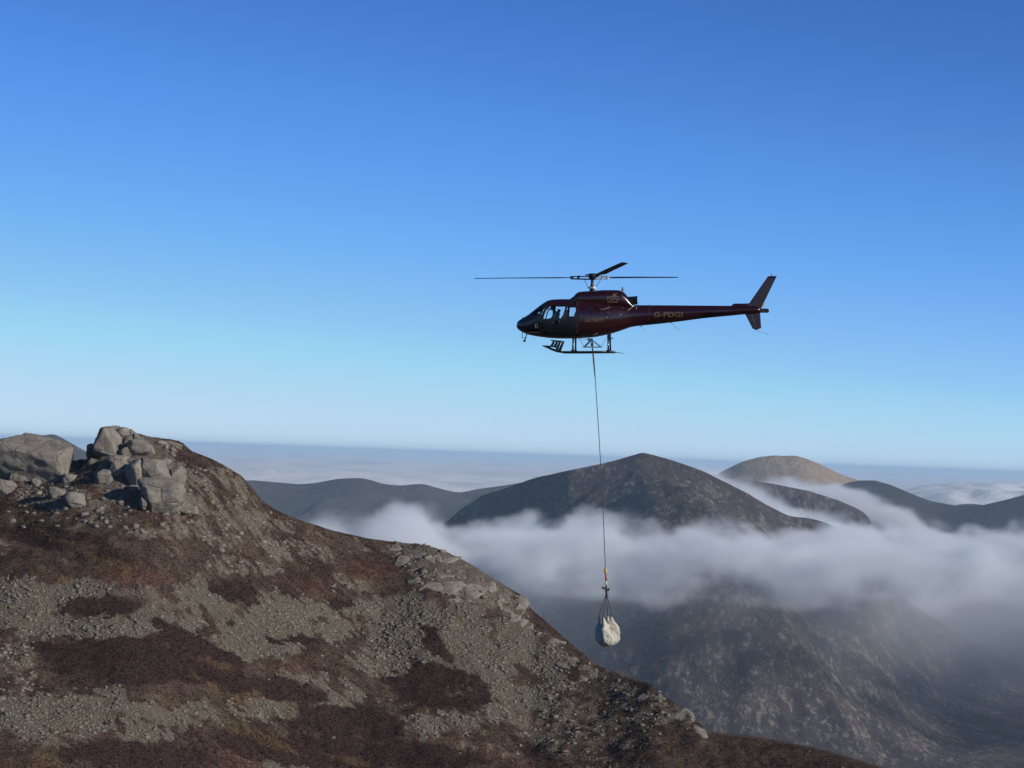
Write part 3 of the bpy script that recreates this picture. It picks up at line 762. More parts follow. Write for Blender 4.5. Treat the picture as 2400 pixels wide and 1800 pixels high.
# the scree itself and the countless small stones: one mass
def scatter():
    st = np.random.default_rng(5)
    w = .06 + 0*m_scree
    yr = np.interp(XX, RIDGE[:, 0], RIDGE[:, 1])
    vis = (PXG > -60) & (PXG < 2450) & (PYG < 1840) & (YY < yr + 1.5) & (YY > 222) & (XX > GX[40]) & (XX < GX[-42])
    sm, cr, so = smooth(.4, .62, m_scree), smooth(.45, .8, m_crust), smooth(.4, .95, m_stony)
    dens = (sm*60.0 + (1-sm)*(0.3 + 12.0*cr + 6.0*so*smooth(-.1, .4, w3+.5*w2)))*vis*(1-.85*smooth(.5, .8, m_dark)*(1-sm))
    cell = .27*.27
    prob = (dens*cell).ravel()
    n = st.poisson(prob)
    idx = np.repeat(np.arange(prob.size), n)
    N = len(idx)
    x = XX.ravel()[idx] + st.uniform(-.135, .135, N); y = YY.ravel()[idx] + st.uniform(-.135, .135, N)
    z = ground_z(x, y)
    s_ = sm.ravel()[idx]; so_ = so.ravel()[idx]
    size = (.028 + .045*st.random(N)**2.2 + .16*st.random(N)**22)*(1 + .45*(1-s_)*so_)
    cube = np.array([(a, b, c) for c in (-1, 1) for b in (-1, 1) for a in (-1, 1)], float)
    V = cube[None] * (1 + st.uniform(-.35, .3, (N, 8, 3)))
    V *= (size[:, None]*np.stack([st.uniform(.8, 1.35, N), st.uniform(.8, 1.35, N), st.uniform(.35, .7, N)], 1))[:, None, :]
    q = st.uniform(0, 6.283, N); c, s = np.cos(q), np.sin(q)
    e = st.uniform(-.5, .5, N); ce, se = np.cos(e), np.sin(e)
    X1 = V[..., 0]*c[:, None] - V[..., 1]*s[:, None]; Y1 = V[..., 0]*s[:, None] + V[..., 1]*c[:, None]
    Y2 = Y1*ce[:, None] - V[..., 2]*se[:, None]; Z2 = Y1*se[:, None] + V[..., 2]*ce[:, None]
    V = np.stack([X1 + x[:, None], Y2 + y[:, None], Z2 + (z + .05*size)[:, None]], -1).reshape(-1, 3)
    fc = np.array([(0, 2, 3, 1), (4, 5, 7, 6), (0, 1, 5, 4), (2, 6, 7, 3), (0, 4, 6, 2), (1, 3, 7, 5)])
    Q = (fc[None] + 8*np.arange(N)[:, None, None]).reshape(-1, 4)
    g = (.76 + .24*st.random(N)**1.6) * (1 + .55*(st.random(N) > .94)*so_*(1-.8*s_))
    tint = .90*np.stack([g*(.210+.014*st.random(N)), g*(.185+.012*st.random(N)), g*(.149+.014*st.random(N))], 1)
    t = NT('scree_stone')
    at = t.n('ShaderNodeAttribute', attribute_name='albedo')
    n1 = t.noise(t.coords(), 9.0, 4, .7)
    cc = t.mix(1.0, at.outputs[0], t.ramp(n1, ((.3, (.7, .7, .7)), (.7, (1.25, 1.25, 1.22)))), 'MULTIPLY')
    o = fast_mesh('scree', V, Q, t.bsdf(cc, .95, Specular_IOR_Level=.15), False)
    set_attr(o, 'albedo', np.repeat(tint, 8, 0))
    props(o, 'loose grey scree and small stones spread over the hillside', kind='stuff')
    print('scree stones', N)
scatter()

# heather and moor grass: one mass of small tufts
def heather():
    st = np.random.default_rng(19)
    yr = np.interp(XX, RIDGE[:, 0], RIDGE[:, 1])
    vis = (PXG > -40) & (PXG < 2440) & (PYG < 1825) & (YY < yr + .6) & (YY > 222) & (XX > GX[40]) & (XX < GX[-42])
    sm, cr = smooth(.35, .6, m_scree), smooth(.45, .8, m_crust)
    dens = 40*(1-.93*sm)*(1-.6*cr)*(1-.8*smooth(.45, .75, m_tor))*vis*(.45+.55*smooth(-.3, .35, w3+.6*w2))
    n = st.poisson((dens*.27*.27).ravel())
    idx = np.repeat(np.arange(n.size), n); N = len(idx); B = 4
    x = XX.ravel()[idx] + st.uniform(-.135, .135, N); y = YY.ravel()[idx] + st.uniform(-.135, .135, N)
    z = ground_z(x, y)
    gold_ = m_gold.ravel()[idx]
    h = (.04 + .08*st.random(N))*(1+.5*smooth(.5, .9, gold_)); w = .06 + .08*st.random(N)
    a = st.uniform(0, 6.283, (N, B)); ln = st.uniform(.3, 1.3, (N, B)); hh = h[:, None]*st.uniform(.6, 1.15, (N, B))
    bx, by = x[:, None] + w[:, None]*.35*np.cos(a+2), y[:, None] + w[:, None]*.35*np.sin(a+2)
    tx, ty = bx + w[:, None]*ln*np.cos(a), by + w[:, None]*ln*np.sin(a)
    ww = w[:, None]*.55
    p1 = np.stack([bx - ww*np.sin(a), by + ww*np.cos(a), np.repeat(z[:, None]-.05, B, 1)], -1)
    p2 = np.stack([bx + ww*np.sin(a), by - ww*np.cos(a), np.repeat(z[:, None]-.05, B, 1)], -1)
    p3 = np.stack([tx + .5*ww*np.sin(a), ty - .5*ww*np.cos(a), z[:, None]+hh], -1)
    p4 = np.stack([tx - .5*ww*np.sin(a), ty + .5*ww*np.cos(a), z[:, None]+hh*.85], -1)
    V = np.stack([p1, p2, p3, p4], 2).reshape(-1, 3)
    Q = np.arange(len(V)).reshape(-1, 4)
    base = C.reshape(-1, 3)[idx]
    k = (.75 + .75*st.random((N, 1)))
    colr = np.clip(base*k*1.75 + .012*st.random((N, 3))*np.array([1.2, .8, .5]), .006, .4)
    t = NT('heather_sprig')
    at = t.n('ShaderNodeAttribute', attribute_name='albedo')
    d_ = t.n('ShaderNodeBsdfDiffuse'); tr_ = t.n('ShaderNodeBsdfTranslucent'); mx_ = t.n('ShaderNodeMixShader'); mx_.inputs[0].default_value = .5
    t.l(at.outputs[0], d_.inputs[0]); t.l(at.outputs[0], tr_.inputs[0]); t.l(d_.outputs[0], mx_.inputs[1]); t.l(tr_.outputs[0], mx_.inputs[2]); t.l(mx_.outputs[0], t.out.inputs['Surface'])
    o = fast_mesh('heather', V, Q, t.mat, False)
    set_attr(o, 'albedo', np.repeat(colr, B*4, 0))
    props(o, 'low brown heather and dead moor grass covering the hillside', kind='stuff')
    print('tufts', N)
heather()
# ------------------------------------------------------------------ helicopter
HD_ = 123.4                                                       # metres from the camera
PPM = FPX/HD_                                                     # photograph pixels per metre there
HORG = P(1388, 650, HD_)                                          # rotor hub
def hx(zx): return (1180 + zx/6.144 - 1388)/PPM                   # from a 6.144x side-view tracing
def hz(zy): return (650 - 600 - zy/6.144)/PPM
def plain(name, color, rough=.5, metal=0.0, spec=.5, noise=None, coat=0.0):
    t = NT(name)
    c = color
    if noise:
        n = t.noise(t.coords(), noise, 4, .6)
        c = t.ramp(n, ((.3, tuple(x*.7 for x in color)), (.7, tuple(min(1, x*1.25) for x in color))))
    return t.bsdf(c, rough, Metallic=metal, Specular_IOR_Level=spec, Coat_Weight=coat, Coat_Roughness=.08)
PAINT = plain('burgundy_paint', (.021, .0031, .005), .22, 0, .5, 1.5, .5)
BLACKP = plain('black_paint', (.006, .006, .008), .3, 0, .5, 2.0, .3)
BLACK = plain('black_rubber', (.010, .010, .012), .6, 0, .4, 6)
DARKM = plain('dark_metal', (.030, .030, .034), .38, .7, .5, 8)
STEEL = plain('bare_steel', (.42, .42, .43), .32, .9, .5, 9)
CREAM = plain('cream_fabric', (.55, .47, .33), .9, 0, .2, 12)
GREYP = plain('grey_plastic', (.30, .30, .30), .5, 0, .5, 9)
GOLDL = plain('gold_lettering', (.165, .11, .038), .5, 0, .4, 20)
GOLDD = plain('dull_gold_lettering', (.16, .105, .05), .5, 0, .4, 20)
BLADE = plain('blade_skin', (.020, .020, .024), .45, 0, .5, 3)
SEATM = plain('dark_seat', (.015, .015, .018), .8, 0, .3, 9)
def glass_material():
    t = NT('cockpit_glass')
    tr = t.n('ShaderNodeBsdfTransparent'); tr.inputs[0].default_value = (.94, .96, .97, 1)
    gl = t.n('ShaderNodeBsdfGlossy'); gl.inputs['Roughness'].default_value = .02
    fr = t.n('ShaderNodeFresnel'); fr.inputs[0].default_value = 1.45
    mx = t.n('ShaderNodeMixShader')
    t.l(fr.outputs[0], mx.inputs[0]); t.l(tr.outputs[0], mx.inputs[1]); t.l(gl.outputs[0], mx.inputs[2])
    t.l(mx.outputs[0], t.out.inputs['Surface'])
    return t.mat
GLASS = glass_material()
TINTED = plain('tinted_glass', (.004, .005, .007), .05, 0, .6)

heli = bpy.data.objects.new('helicopter', None); COL.objects.link(heli)
heli.location = HORG
# nose to the left; a touch of yaw; banked a little with the picture plane
heli.rotation_euler = Matrix((tuple(R), tuple(np.cross(U, R)), tuple(U))).transposed().to_euler()
heli.rotation_euler.rotate_axis('Z', math.radians(-4.5))
props(heli, 'dark burgundy single rotor helicopter hovering with a load on a long line', 'helicopter')
def hp(name, V, Fc, mat, parent=heli, sm=False, label=None):
    o = mesh_obj(name, V, Fc, mat, parent, sm)
    if label: o['label'] = label
    return o
def tube(pts, r, n=8, closed_ends=True):
    pts = [Vector(p) for p in pts]; rr = r if isinstance(r, (list, tuple)) else [r]*len(pts)
    V, Fc = [], []
    up0 = None
    for i, p in enumerate(pts):
        t = (pts[min(i+1, len(pts)-1)] - pts[max(i-1, 0)]).normalized()
        a = Vector((0, 1, 0)) if abs(t.y) < .9 else Vector((1, 0, 0))
        if up0 is not None: a = up0
        s = t.cross(a).normalized(); a = s.cross(t).normalized(); up0 = a
        for k in range(n):
            q = 2*math.pi*k/n
            V.append(p + (s*math.cos(q) + a*math.sin(q))*rr[i])
    for i in range(len(pts)-1):
        for k in range(n):
            Fc.append((i*n+k, i*n+(k+1) % n, (i+1)*n+(k+1) % n, (i+1)*n+k))
    if closed_ends:
        Fc.append(tuple(range(n))[::-1]); Fc.append(tuple(range((len(pts)-1)*n, len(pts)*n)))
    return V, Fc
def join(*parts):
    V, Fc = [], []
    for v, f in parts:
        o = len(V); V += list(v); Fc += [tuple(i+o for i in q) for q in f]
    return V, Fc
def box(c, s, rot=None):
    V = [Vector((x*s[0]/2, y*s[1]/2, z*s[2]/2)) for z in (-1, 1) for y in (-1, 1) for x in (-1, 1)]
    if rot: V = [rot @ v for v in V]
    V = [v + Vector(c) for v in V]
    return V, [(0, 2, 3, 1), (4, 5, 7, 6), (0, 1, 5, 4), (2, 6, 7, 3), (0, 4, 6, 2), (1, 3, 7, 5)]
def plate(poly, y0, y1, edge=.0):
    """side-view polygon (x, z) given thickness between y0 and y1"""
    n = len(poly)
    V = [(x, y0, z) for x, z in poly] + [(x, y1, z) for x, z in poly]
    return V, [tuple(range(n)), tuple(range(2*n-1, n-1, -1))] + [(i, i+n, (i+1) % n + n, (i+1) % n) for i in range(n)]

# --- fuselage: stations of (tracing x, top, bottom, half width, squareness)
ST = np.array([
    (183, 1003, 1006, .012, 2.0), (187, 975, 1024, .12, 2.0), (200, 945, 1046, .23, 2.0), (225, 922, 1068, .33, 2.1), (262, 899, 1092, .43, 2.2), (350, 848, 1130, .60, 2.6), (440, 780, 1150, .73, 3.0),
    (560, 690, 1168, .84, 3.2), (640, 642, 1178, .89, 3.2), (720, 625, 1184, .915, 2.9), (850, 620, 1188, .93, 3.0), (1000, 620, 1188, .93, 3.0), (1150, 640, 1182, .925, 2.9), (1300, 655, 1170, .90, 2.8),
    (1500, 672, 1132, .80, 2.6), (1650, 690, 1090, .66, 2.4), (1750, 700, 1055, .55, 2.3), (1850, 708, 1023, .46, 2.2), (2000, 710, 1003, .40, 2.1), (2193, 711, 985, .36, 2.0), (2543, 714, 945, .31, 2.0),
    (2893, 718, 900, .26, 2.0), (3293, 721, 862, .21, 2.0), (3500, 722, 843, .18, 2.0), (3640, 728, 838, .15, 2.0), (3700, 745, 826, .10, 2.0)], float)
def pchip(xk, yk, x):
    """smooth monotone-ish interpolation"""
    h = np.diff(xk); dl = np.diff(yk)/h
    m = np.zeros(len(xk)); m[0], m[-1] = dl[0], dl[-1]
    for i in range(1, len(xk)-1):
        m[i] = 0 if dl[i-1]*dl[i] <= 0 else 2*dl[i-1]*dl[i]/(dl[i-1]+dl[i])
    i = np.clip(np.searchsorted(xk, x)-1, 0, len(xk)-2); t = (x-xk[i])/h[i]
    return (2*t**3-3*t**2+1)*yk[i] + (t**3-2*t**2+t)*h[i]*m[i] + (-2*t**3+3*t**2)*yk[i+1] + (t**3-t**2)*h[i]*m[i+1]
def loft(st, xs, nth):
    cols = [pchip(st[:, 0], st[:, k], xs) for k in range(1, 5)]
    th = np.linspace(0, 2*np.pi, nth, endpoint=False)
    c, s = np.cos(th), np.sin(th)
    top, bot, w, ex = [q[:, None] for q in cols]
    zc, hh = (top+bot)/2, (bot-top)/2
    e = 2/ex
    Y = w*np.sign(c)*np.abs(c)**e
    Zt = zc - hh*np.sign(s)*np.abs(s)**e
    return hx(np.repeat(xs[:, None], nth, 1)), Y, hz(Zt)
xs = np.concatenate([183 + 17*np.linspace(0, 1, 7)[:-1]**1.5, np.arange(200, 1110, 5.0), np.arange(1110, 3701, 20.0)]); xs[-1] = 3700
NTH = 192
LX, LY, LZ = loft(ST, xs, NTH)
ZX = np.repeat(xs[:, None], NTH, 1)
def back(z): return (50/PPM*0 + (650-600) - z*PPM)*6.144             # metres -> tracing y
ZY = back(LZ)
def inside(poly, x, y):
    r = np.zeros(x.shape, bool); j = len(poly)-1
    for i in range(len(poly)):
        (xi, yi), (xj, yj) = poly[i], poly[j]
        k = ((yi > y) != (yj > y)) & (x < (xj-xi)*(y-yi)/(yj-yi+1e-12)+xi)
        r ^= k; j = i
    return r
WIN = {
    'windscreen': [(300, 858), (330, 845), (440, 755), (560, 655), (612, 640), (604, 690), (528, 838), (425, 842)],
    'front_door_window': [(622, 716), (700, 716), (908, 722), (896, 790), (868, 872), (840, 900), (540, 906), (546, 872)],
    'rear_door_window': [(938, 734), (1052, 734), (1058, 800), (1022, 882), (925, 886)],
    'lower_door_window': [(690, 930), (836, 934), (764, 1002), (704, 990)],
    'chin_window': [(345, 930), (520, 940), (590, 1020), (560, 1062), (440, 1060), (350, 1020)],
}
nx = len(xs)
idx = np.arange(nx*NTH).reshape(nx, NTH)
Q = np.stack([idx[:-1], np.roll(idx, -1, 1)[:-1], np.roll(idx, -1, 1)[1:], idx[1:]], -1)
def cen(A): return (A[:-1] + A[1:] + np.roll(A, -1, 1)[1:] + np.roll(A, -1, 1)[:-1])/4
CX, CYY, CZ = cen(ZX), cen(LY), cen(ZY)
used = np.zeros(CX.shape, bool)
VALL = np.stack([LX, LY, LZ], -1).reshape(-1, 3)
def sub_mesh(name, mask, mat, parent, sm=True, push=0.0):
    q = Q[mask]
    u, inv = np.unique(q, return_inverse=True)
    o = fast_mesh(name, VALL[u], inv.reshape(-1, 4), mat, sm)
    o.parent = parent
    return o
wmasks = []
for nm, poly in WIN.items():
    m = inside(poly, CX, CZ)
    if nm == 'windscreen': m &= np.abs(CYY) > .045
    used |= m
    wmasks.append((nm, m))
# paint split: black nose and belly front, burgundy behind
fus = sub_mesh('fuselage', ~used, PAINT, heli)
sd = fus.modifiers.new('shell', 'SOLIDIFY'); sd.thickness = .02; sd.offset = -1
for nm, m in wmasks:
    for sgn, tagn in ((-1, 'near'), (1, 'far')):
        k = m & ((CYY < 0) if sgn < 0 else (CYY >= 0))
        if k.any(): sub_mesh(nm, k, TINTED if nm == 'chin_window' else GLASS, heli)
# black anti-glare nose and sill as a thin painted skin
nose = (~used) & ((CX < 1060) & (CZ > 905 + 0*CX) | (CX < 560))
u_ = Q[nose]
vn = VALL.copy()
cc_ = np.stack([LX*0, LY, LZ-hz((ST[8, 1]+ST[8, 2])/2)], -1).reshape(-1, 3)
vn += cc_/np.maximum(np.linalg.norm(cc_, axis=1, keepdims=True), 1e-6)*.003
uu, inv = np.unique(u_, return_inverse=True)
o = fast_mesh('nose_panel', vn[uu], inv.reshape(-1, 4), BLACKP); o.parent = heli; o['label'] = 'black painted nose and sill'
def side_y(zx, zy):
    """near-side skin y at a tracing point"""
    r = [pchip(ST[:, 0], ST[:, k], np.array([zx]))[0] for k in range(1, 5)]
    zc, hh = (r[0]+r[1])/2, (r[1]-r[0])/2
    s = min(.999, abs((zy-zc)/hh)); e = 2/r[3]
    th = math.asin(s**(1/e)); return -r[2]*math.cos(th)**e

# --- engine cowling
CW = np.array([(962, 615, 660, .36, 2.6), (1000, 590, 700, .44, 2.8), (1060, 532, 715, .50, 3.0), (1100, 515, 720, .52, 3.0), (1250, 505, 725, .54, 3.0), (1480, 491, 735, .54, 3.0), (1640, 494, 745, .50, 2.9),
    (1700, 504, 750, .47, 2.8), (1745, 534, 752, .43, 2.6), (1800, 600, 755, .37, 2.4), (1860, 688, 758, .30, 2.2), (1905, 712, 758, .22, 2.0)], float)
x2 = np.linspace(962, 1905, 90)
A, B, Cc = loft(CW, x2, 72)
ii = np.arange(90*72).reshape(90, 72)
q = np.stack([ii[:-1], ii[1:], np.roll(ii, -1, 1)[1:], np.roll(ii, -1, 1)[:-1]], -1).reshape(-1, 4)
cowl = fast_mesh('engine_cowling', np.stack([A, B, Cc], -1).reshape(-1, 3), q, PAINT); cowl.parent = heli
def cap(Af, Bf, Cf, k): return [(Af[k, j], Bf[k, j], Cf[k, j]) for j in range(Af.shape[1])]
hp('cowling_front', cap(A, B, Cc, 0), [tuple(range(72))], PAINT, cowl)
for zx, zy, w, h in ((1260, 765, 70, 26), (1455, 750, 70, 20)):
    y = side_y(zx, zy)
    hp('air_intake', *box((hx(zx), y, hz(zy)), (w/6.144/PPM, .02, h/6.144/PPM)), BLACK, cowl)
hp('exhaust', *join(tube([(hx(1790), 0, hz(648)), (hx(1905), 0, hz(638)), (hx(1928), 0, hz(637))], [.18, .17, .20], 16, False), tube([(hx(1800), 0, hz(648)), (hx(1880), 0, hz(640))], [.12, .12], 12)), DARKM, cowl, True)
hp('exhaust_bracket', *box((hx(1900), 0, hz(692)), (.22, .12, .05)), STEEL, cowl)
bc = hp('beacon', *tube([(hx(1722), 0, hz(505)), (hx(1722), 0, hz(455)), (hx(1722), 0, hz(448))], [.062, .062, .03], 12), GREYP, cowl, True)
# --- seams, handles, small fittings and glint beads on the near side
def seam(pts, w=.014, mat=BLACK, nm='door_seam', parent=fus):
    """a narrow strip following the skin"""
    V, Fc = [], []
    for i, (a, b) in enumerate(pts):
        j = min(i+1, len(pts)-1); k = max(i-1, 0)
        dx, dz = hx(pts[j][0])-hx(pts[k][0]), hz(pts[j][1])-hz(pts[k][1]); L = math.hypot(dx, dz)
        nx_, nz_ = -dz/L*w/2, dx/L*w/2
        y = side_y(a, b) - .006
        V += [(hx(a)+nx_, y, hz(b)+nz_), (hx(a)-nx_, y, hz(b)-nz_)]
    for i in range(len(pts)-1): Fc.append((2*i, 2*i+1, 2*i+3, 2*i+2))
    return hp(nm, V, Fc, mat, parent)
def dense(pts, n=8):
    out = []
    for a, b in zip(pts[:-1], pts[1:]):
        for k in range(n): out.append((a[0]+(b[0]-a[0])*k/n, a[1]+(b[1]-a[1])*k/n))
    return out + [pts[-1]]
seam(dense([(612, 700), (520, 920), (560, 1080), (880, 1090), (905, 900), (918, 712), (700, 702), (612, 700)]))
seam(dense([(925, 712), (1075, 720), (1098, 830), (1080, 1080), (890, 1085)]))
seam(dense([(1085, 830), (1085, 960), (1075, 1080)]), .12, BLACK, 'door_track')
seam(dense([(1140, 800), (1330, 806), (1520, 812)]), .012, DARKM, 'door_rail')
seam(dense([(1410, 770), (1460, 778), (1545, 742)]), .010, GREYP, 'grab_handle')
seam(dense([(470, 985), (500, 985), (505, 1035), (480, 1040), (470, 985)], 3), .018, GREYP, 'static_port')
seam(dense([(1800, 790), (1880, 722)]), .014, GREYP, 'strut_brace')
seam(dense([(1915, 720), (1922, 775)], 3), .03, GREYP, 'boom_clamp')
for a, b, r in ((1515, 820, .028), (1498, 892, .030), (1690, 855, .022), (1425, 830, .016), (1720, 752, .018), (268, 1010, .035), (780, 1176, .03)):
    y = side_y(a, b)
    V, Fc = ico(2); V = [(hx(a)+v[0]*r, y+v[1]*r*.7, hz(b)+v[2]*r) for v in V]
    hp('glint_bead' if r < .034 else 'nose_lamp', V, Fc, STEEL if r < .034 else GREYP, fus, True)  # small steel beads added to stand in for glints on the skin
hp('pitot_tube', *tube([(hx(268), 0, hz(905)), (hx(272), 0, hz(875))], .014, 6), DARKM, fus)
hp('boom_collar', *join(*[tube([(hx(2100+k), .37*math.cos(t)*1.02, hz(848 - 139*math.sin(t)*1.02)) for t in np.linspace(0, 6.283, 33)], .012, 5, False) for k in (0,)]), BLACK, fus)
hp('boom_lamp', *box((hx(2143), side_y(2143, 722)-.01, hz(722)), (.03, .03, .07)), STEEL, fus)
# --- mirror below the nose
hp('nose_mirror', *join(tube([(hx(272), -.18, hz(1095)), (hx(268), -.18, hz(1180)), (hx(292), -.18, hz(1190))], .016, 6), tube([(hx(335), -.18, hz(1120)), (hx(312), -.18, hz(1215))], .022, 6),
    box((hx(304), -.18, hz(1222)), (.10, .05, .10)), tube([(hx(292), -.18, hz(1180)), (hx(330), -.18, hz(1175))], .014, 6)), DARKM)
# --- tail
def T(zx): return zx + 1843                                        # second tracing sheet
fin_u = [(T(1655), 730), (T(1680), 700), (T(1960), 298), (T(2085), 296), (T(1895), 690), (T(1862), 760), (T(1850), 790)]
def airfoil_plate(poly, t, mat, nm, parent=heli, yc=0.0):
    P2 = [(hx(a), hz(b)) for a, b in poly]
    cx = sum(p[0] for p in P2)/len(P2); cz = sum(p[1] for p in P2)/len(P2)
    n = len(P2); V = []
    for y, s in ((-t*.5, .90), (-t*.15, 1.0), (t*.15, 1.0), (t*.5, .90)):
        V += [(cx+(x-cx)*s, yc+y, cz+(z-cz)*s) for x, z in P2]
    Fc = [tuple(range(n))] + [tuple(range(4*n-1, 3*n-1, -1))]
    for k in range(3): Fc += [(k*n+i, (k+1)*n+i, (k+1)*n+(i+1) % n, k*n+(i+1) % n) for i in range(n)]
    return hp(nm, V, Fc, mat, parent)
finu = airfoil_plate(fin_u, .11, PAINT, 'upper_fin')
finl = airfoil_plate([(T(1630), 838), (T(1740), 1050), (T(1785), 1072), (T(1863), 1042), (T(1845), 815)], .10, PAINT, 'lower_fin')
for i, (a, b) in enumerate(((1733, 868), (1745, 905), (1752, 930), (1760, 955), (1768, 985), (1778, 1020))):
    hp('fin_fastener', *box((hx(T(a)), -.052, hz(b)), (.02, .012, .045 if i % 2 else .06)), STEEL, finl)
hp('drive_shaft_fairing', *join(tube([(hx(T(1440)), 0, hz(728)), (hx(T(1470)), 0, hz(716)), (hx(T(1690)), 0, hz(714)), (hx(T(1720)), 0, hz(726))], [.03, .08, .08, .03], 10)), PAINT, heli, True)
hp('fin_tip_light', *tube([(hx(T(2008)), 0, hz(298)), (hx(T(2008)), 0, hz(262))], [.018, .010], 6), BLACK, finu)
hp('tail_lamp', *box((hx(T(1893)), 0, hz(712)), (.07, .08, .16)), CREAM, finu)
hp('tail_skid', *tube([(hx(T(1785)), 0, hz(1068)), (hx(T(1860)), 0, hz(1098)), (hx(T(1965)), 0, hz(1128))], .009, 6), GREYP, finl)
# horizontal stabiliser, seen edge on
hw = 1.25
sv = []
for y in (-hw, hw):
    for a, b in ((1130, 812), (1170, 801), (1300, 804), (1400, 815), (1300, 822), (1170, 824)):
        sv.append((hx(T(a+ (0 if True else 0))), y, hz(b)))
hp('horizontal_stabiliser', sv, [tuple(range(6)), tuple(range(11, 5, -1))] + [(i, i+6, (i+1) % 6+6, (i+1) % 6) for i in range(6)], PAINT)
# tail rotor on the far side, blades level
tr = hp('tail_rotor_hub', *tube([(hx(T(1666)), .08, hz(790)), (hx(T(1666)), .40, hz(790))], [.07, .05], 10), DARKM)
for s in (-1, 1):
    x0, x1 = hx(T(1666)), hx(T(1666)) + s*.93
    z0, z1 = hz(790), hz(793 if s > 0 else 787)
    V, Fc = plate([(x0, z0+.05), (x0+(x1-x0)*.25, z0+.10), (x1-(x1-x0)*.06, z1+.10), (x1, z1+.05), (x1, z1-.05), (x1-(x1-x0)*.06, z1-.085), (x0+(x1-x0)*.25, z0-.085), (x0, z0-.05)], .33, .36)
    hp('tail_rotor_blade', V, Fc, BLADE, tr)
# antennas under the boom
for (a, b), (c, d) in (((135, 1008), (182, 1075)), ((575, 962), (690, 1080))):
    an = hp('whip_antenna', *join(tube([(hx(T(a)), 0, hz(b-8)), (hx(T(a+4)), 0, hz(b+14))], .022, 6), tube([(hx(T(a+4)), 0, hz(b+10)), (hx(T(c)), 0, hz(d))], [.010, .005], 6)), GREYP)
# --- rotor mast, hub and blades
mast = hp('rotor_mast', *join(tube([(0, 0, hz(510)), (0, 0, hz(480)), (0, 0, hz(440)), (0, 0, hz(405)), (0, 0, hz(330))], [.13, .11, .10, .065, .055], 14)), DARKM, heli, True)
hp('swashplate', *tube([(0, 0, hz(470)), (0, 0, hz(444))], [.17, .16], 18), plain('white_enamel', (.62, .60, .55), .4), mast)
hub = hp('rotor_hub', *join(tube([(0, 0, hz(345)), (0, 0, hz(262)), (0, 0, hz(250))], [.12, .19, .10], 14), tube([(-.3, 0, hz(272)), (.3, 0, hz(270))], .03, 6)), DARKM, heli, True)
CONE = math.radians(2.6)
for bi, phi in enumerate((107.3, -12.7, 227.3)):
    f = math.radians(phi)
    dx, dy = -math.cos(f), -math.sin(f)
    e1 = Vector((dx*math.cos(CONE), dy*math.cos(CONE), math.sin(CONE) + .026*dx - .038*dy)).normalized()
    e2 = Vector((-dy, dx, 0)); e3 = e1.cross(e2).normalized()
    z0 = Vector((0, 0, hz(312)))
    def at(r, c, h): return z0 + e1*r + e2*c + e3*h
    grip = hp('blade_grip', *join(tube([at(.12, .07, .05), at(.95, .05, .05)], .022, 6), tube([at(.12, -.07, .05), at(.95, -.05, .05)], .022, 6), tube([at(.12, 0, -.07), at(.95, 0, -.05)], .03, 6),
        tube([at(.62, 0, -.09), at(.62, 0, .09)], .055, 8), tube([at(.92, 0, -.06), at(.92, 0, .06)], .075, 10)), STEEL if bi == 2 else DARKM, hub)
    hp('pitch_link', *tube([at(.42, -.16, -.02), Vector((dx*.17, dy*.17, hz(470)))], .012, 6), DARKM, hub)
    tw = math.radians(10)
    prof = [(-.13, 0), (-.10, .016), (-.02, .022), (.10, .012), (.22, .002), (.22, -.002), (.10, -.006), (-.02, -.012), (-.10, -.010)]
    V, Fc = [], []
    rs_ = [.9, 1.25, 1.5, 3.0, 4.6, 5.05, 5.30, 5.345]; wd = [.35, .6, 1, 1, 1, 1, .86, .5]
    for r_, w_ in zip(rs_, wd):
        a_ = tw*(1-.8*r_/5.345)+math.radians(1)
        sag = .045*(r_/5.345)**2
        for c_, h_ in prof:
            c2, h2 = c_*w_, h_
            V.append(at(r_, c2*math.cos(a_)+h2*math.sin(a_), -c2*math.sin(a_)+h2*math.cos(a_) - sag))
    n = len(prof)
    for k in range(len(rs_)-1): Fc += [(k*n+i, k*n+(i+1) % n, (k+1)*n+(i+1) % n, (k+1)*n+i) for i in range(n)]
    Fc += [tuple(range(n))[::-1], tuple(range((len(rs_)-1)*n, len(rs_)*n))]
    hp('rotor_blade', V, Fc, BLADE, hub)
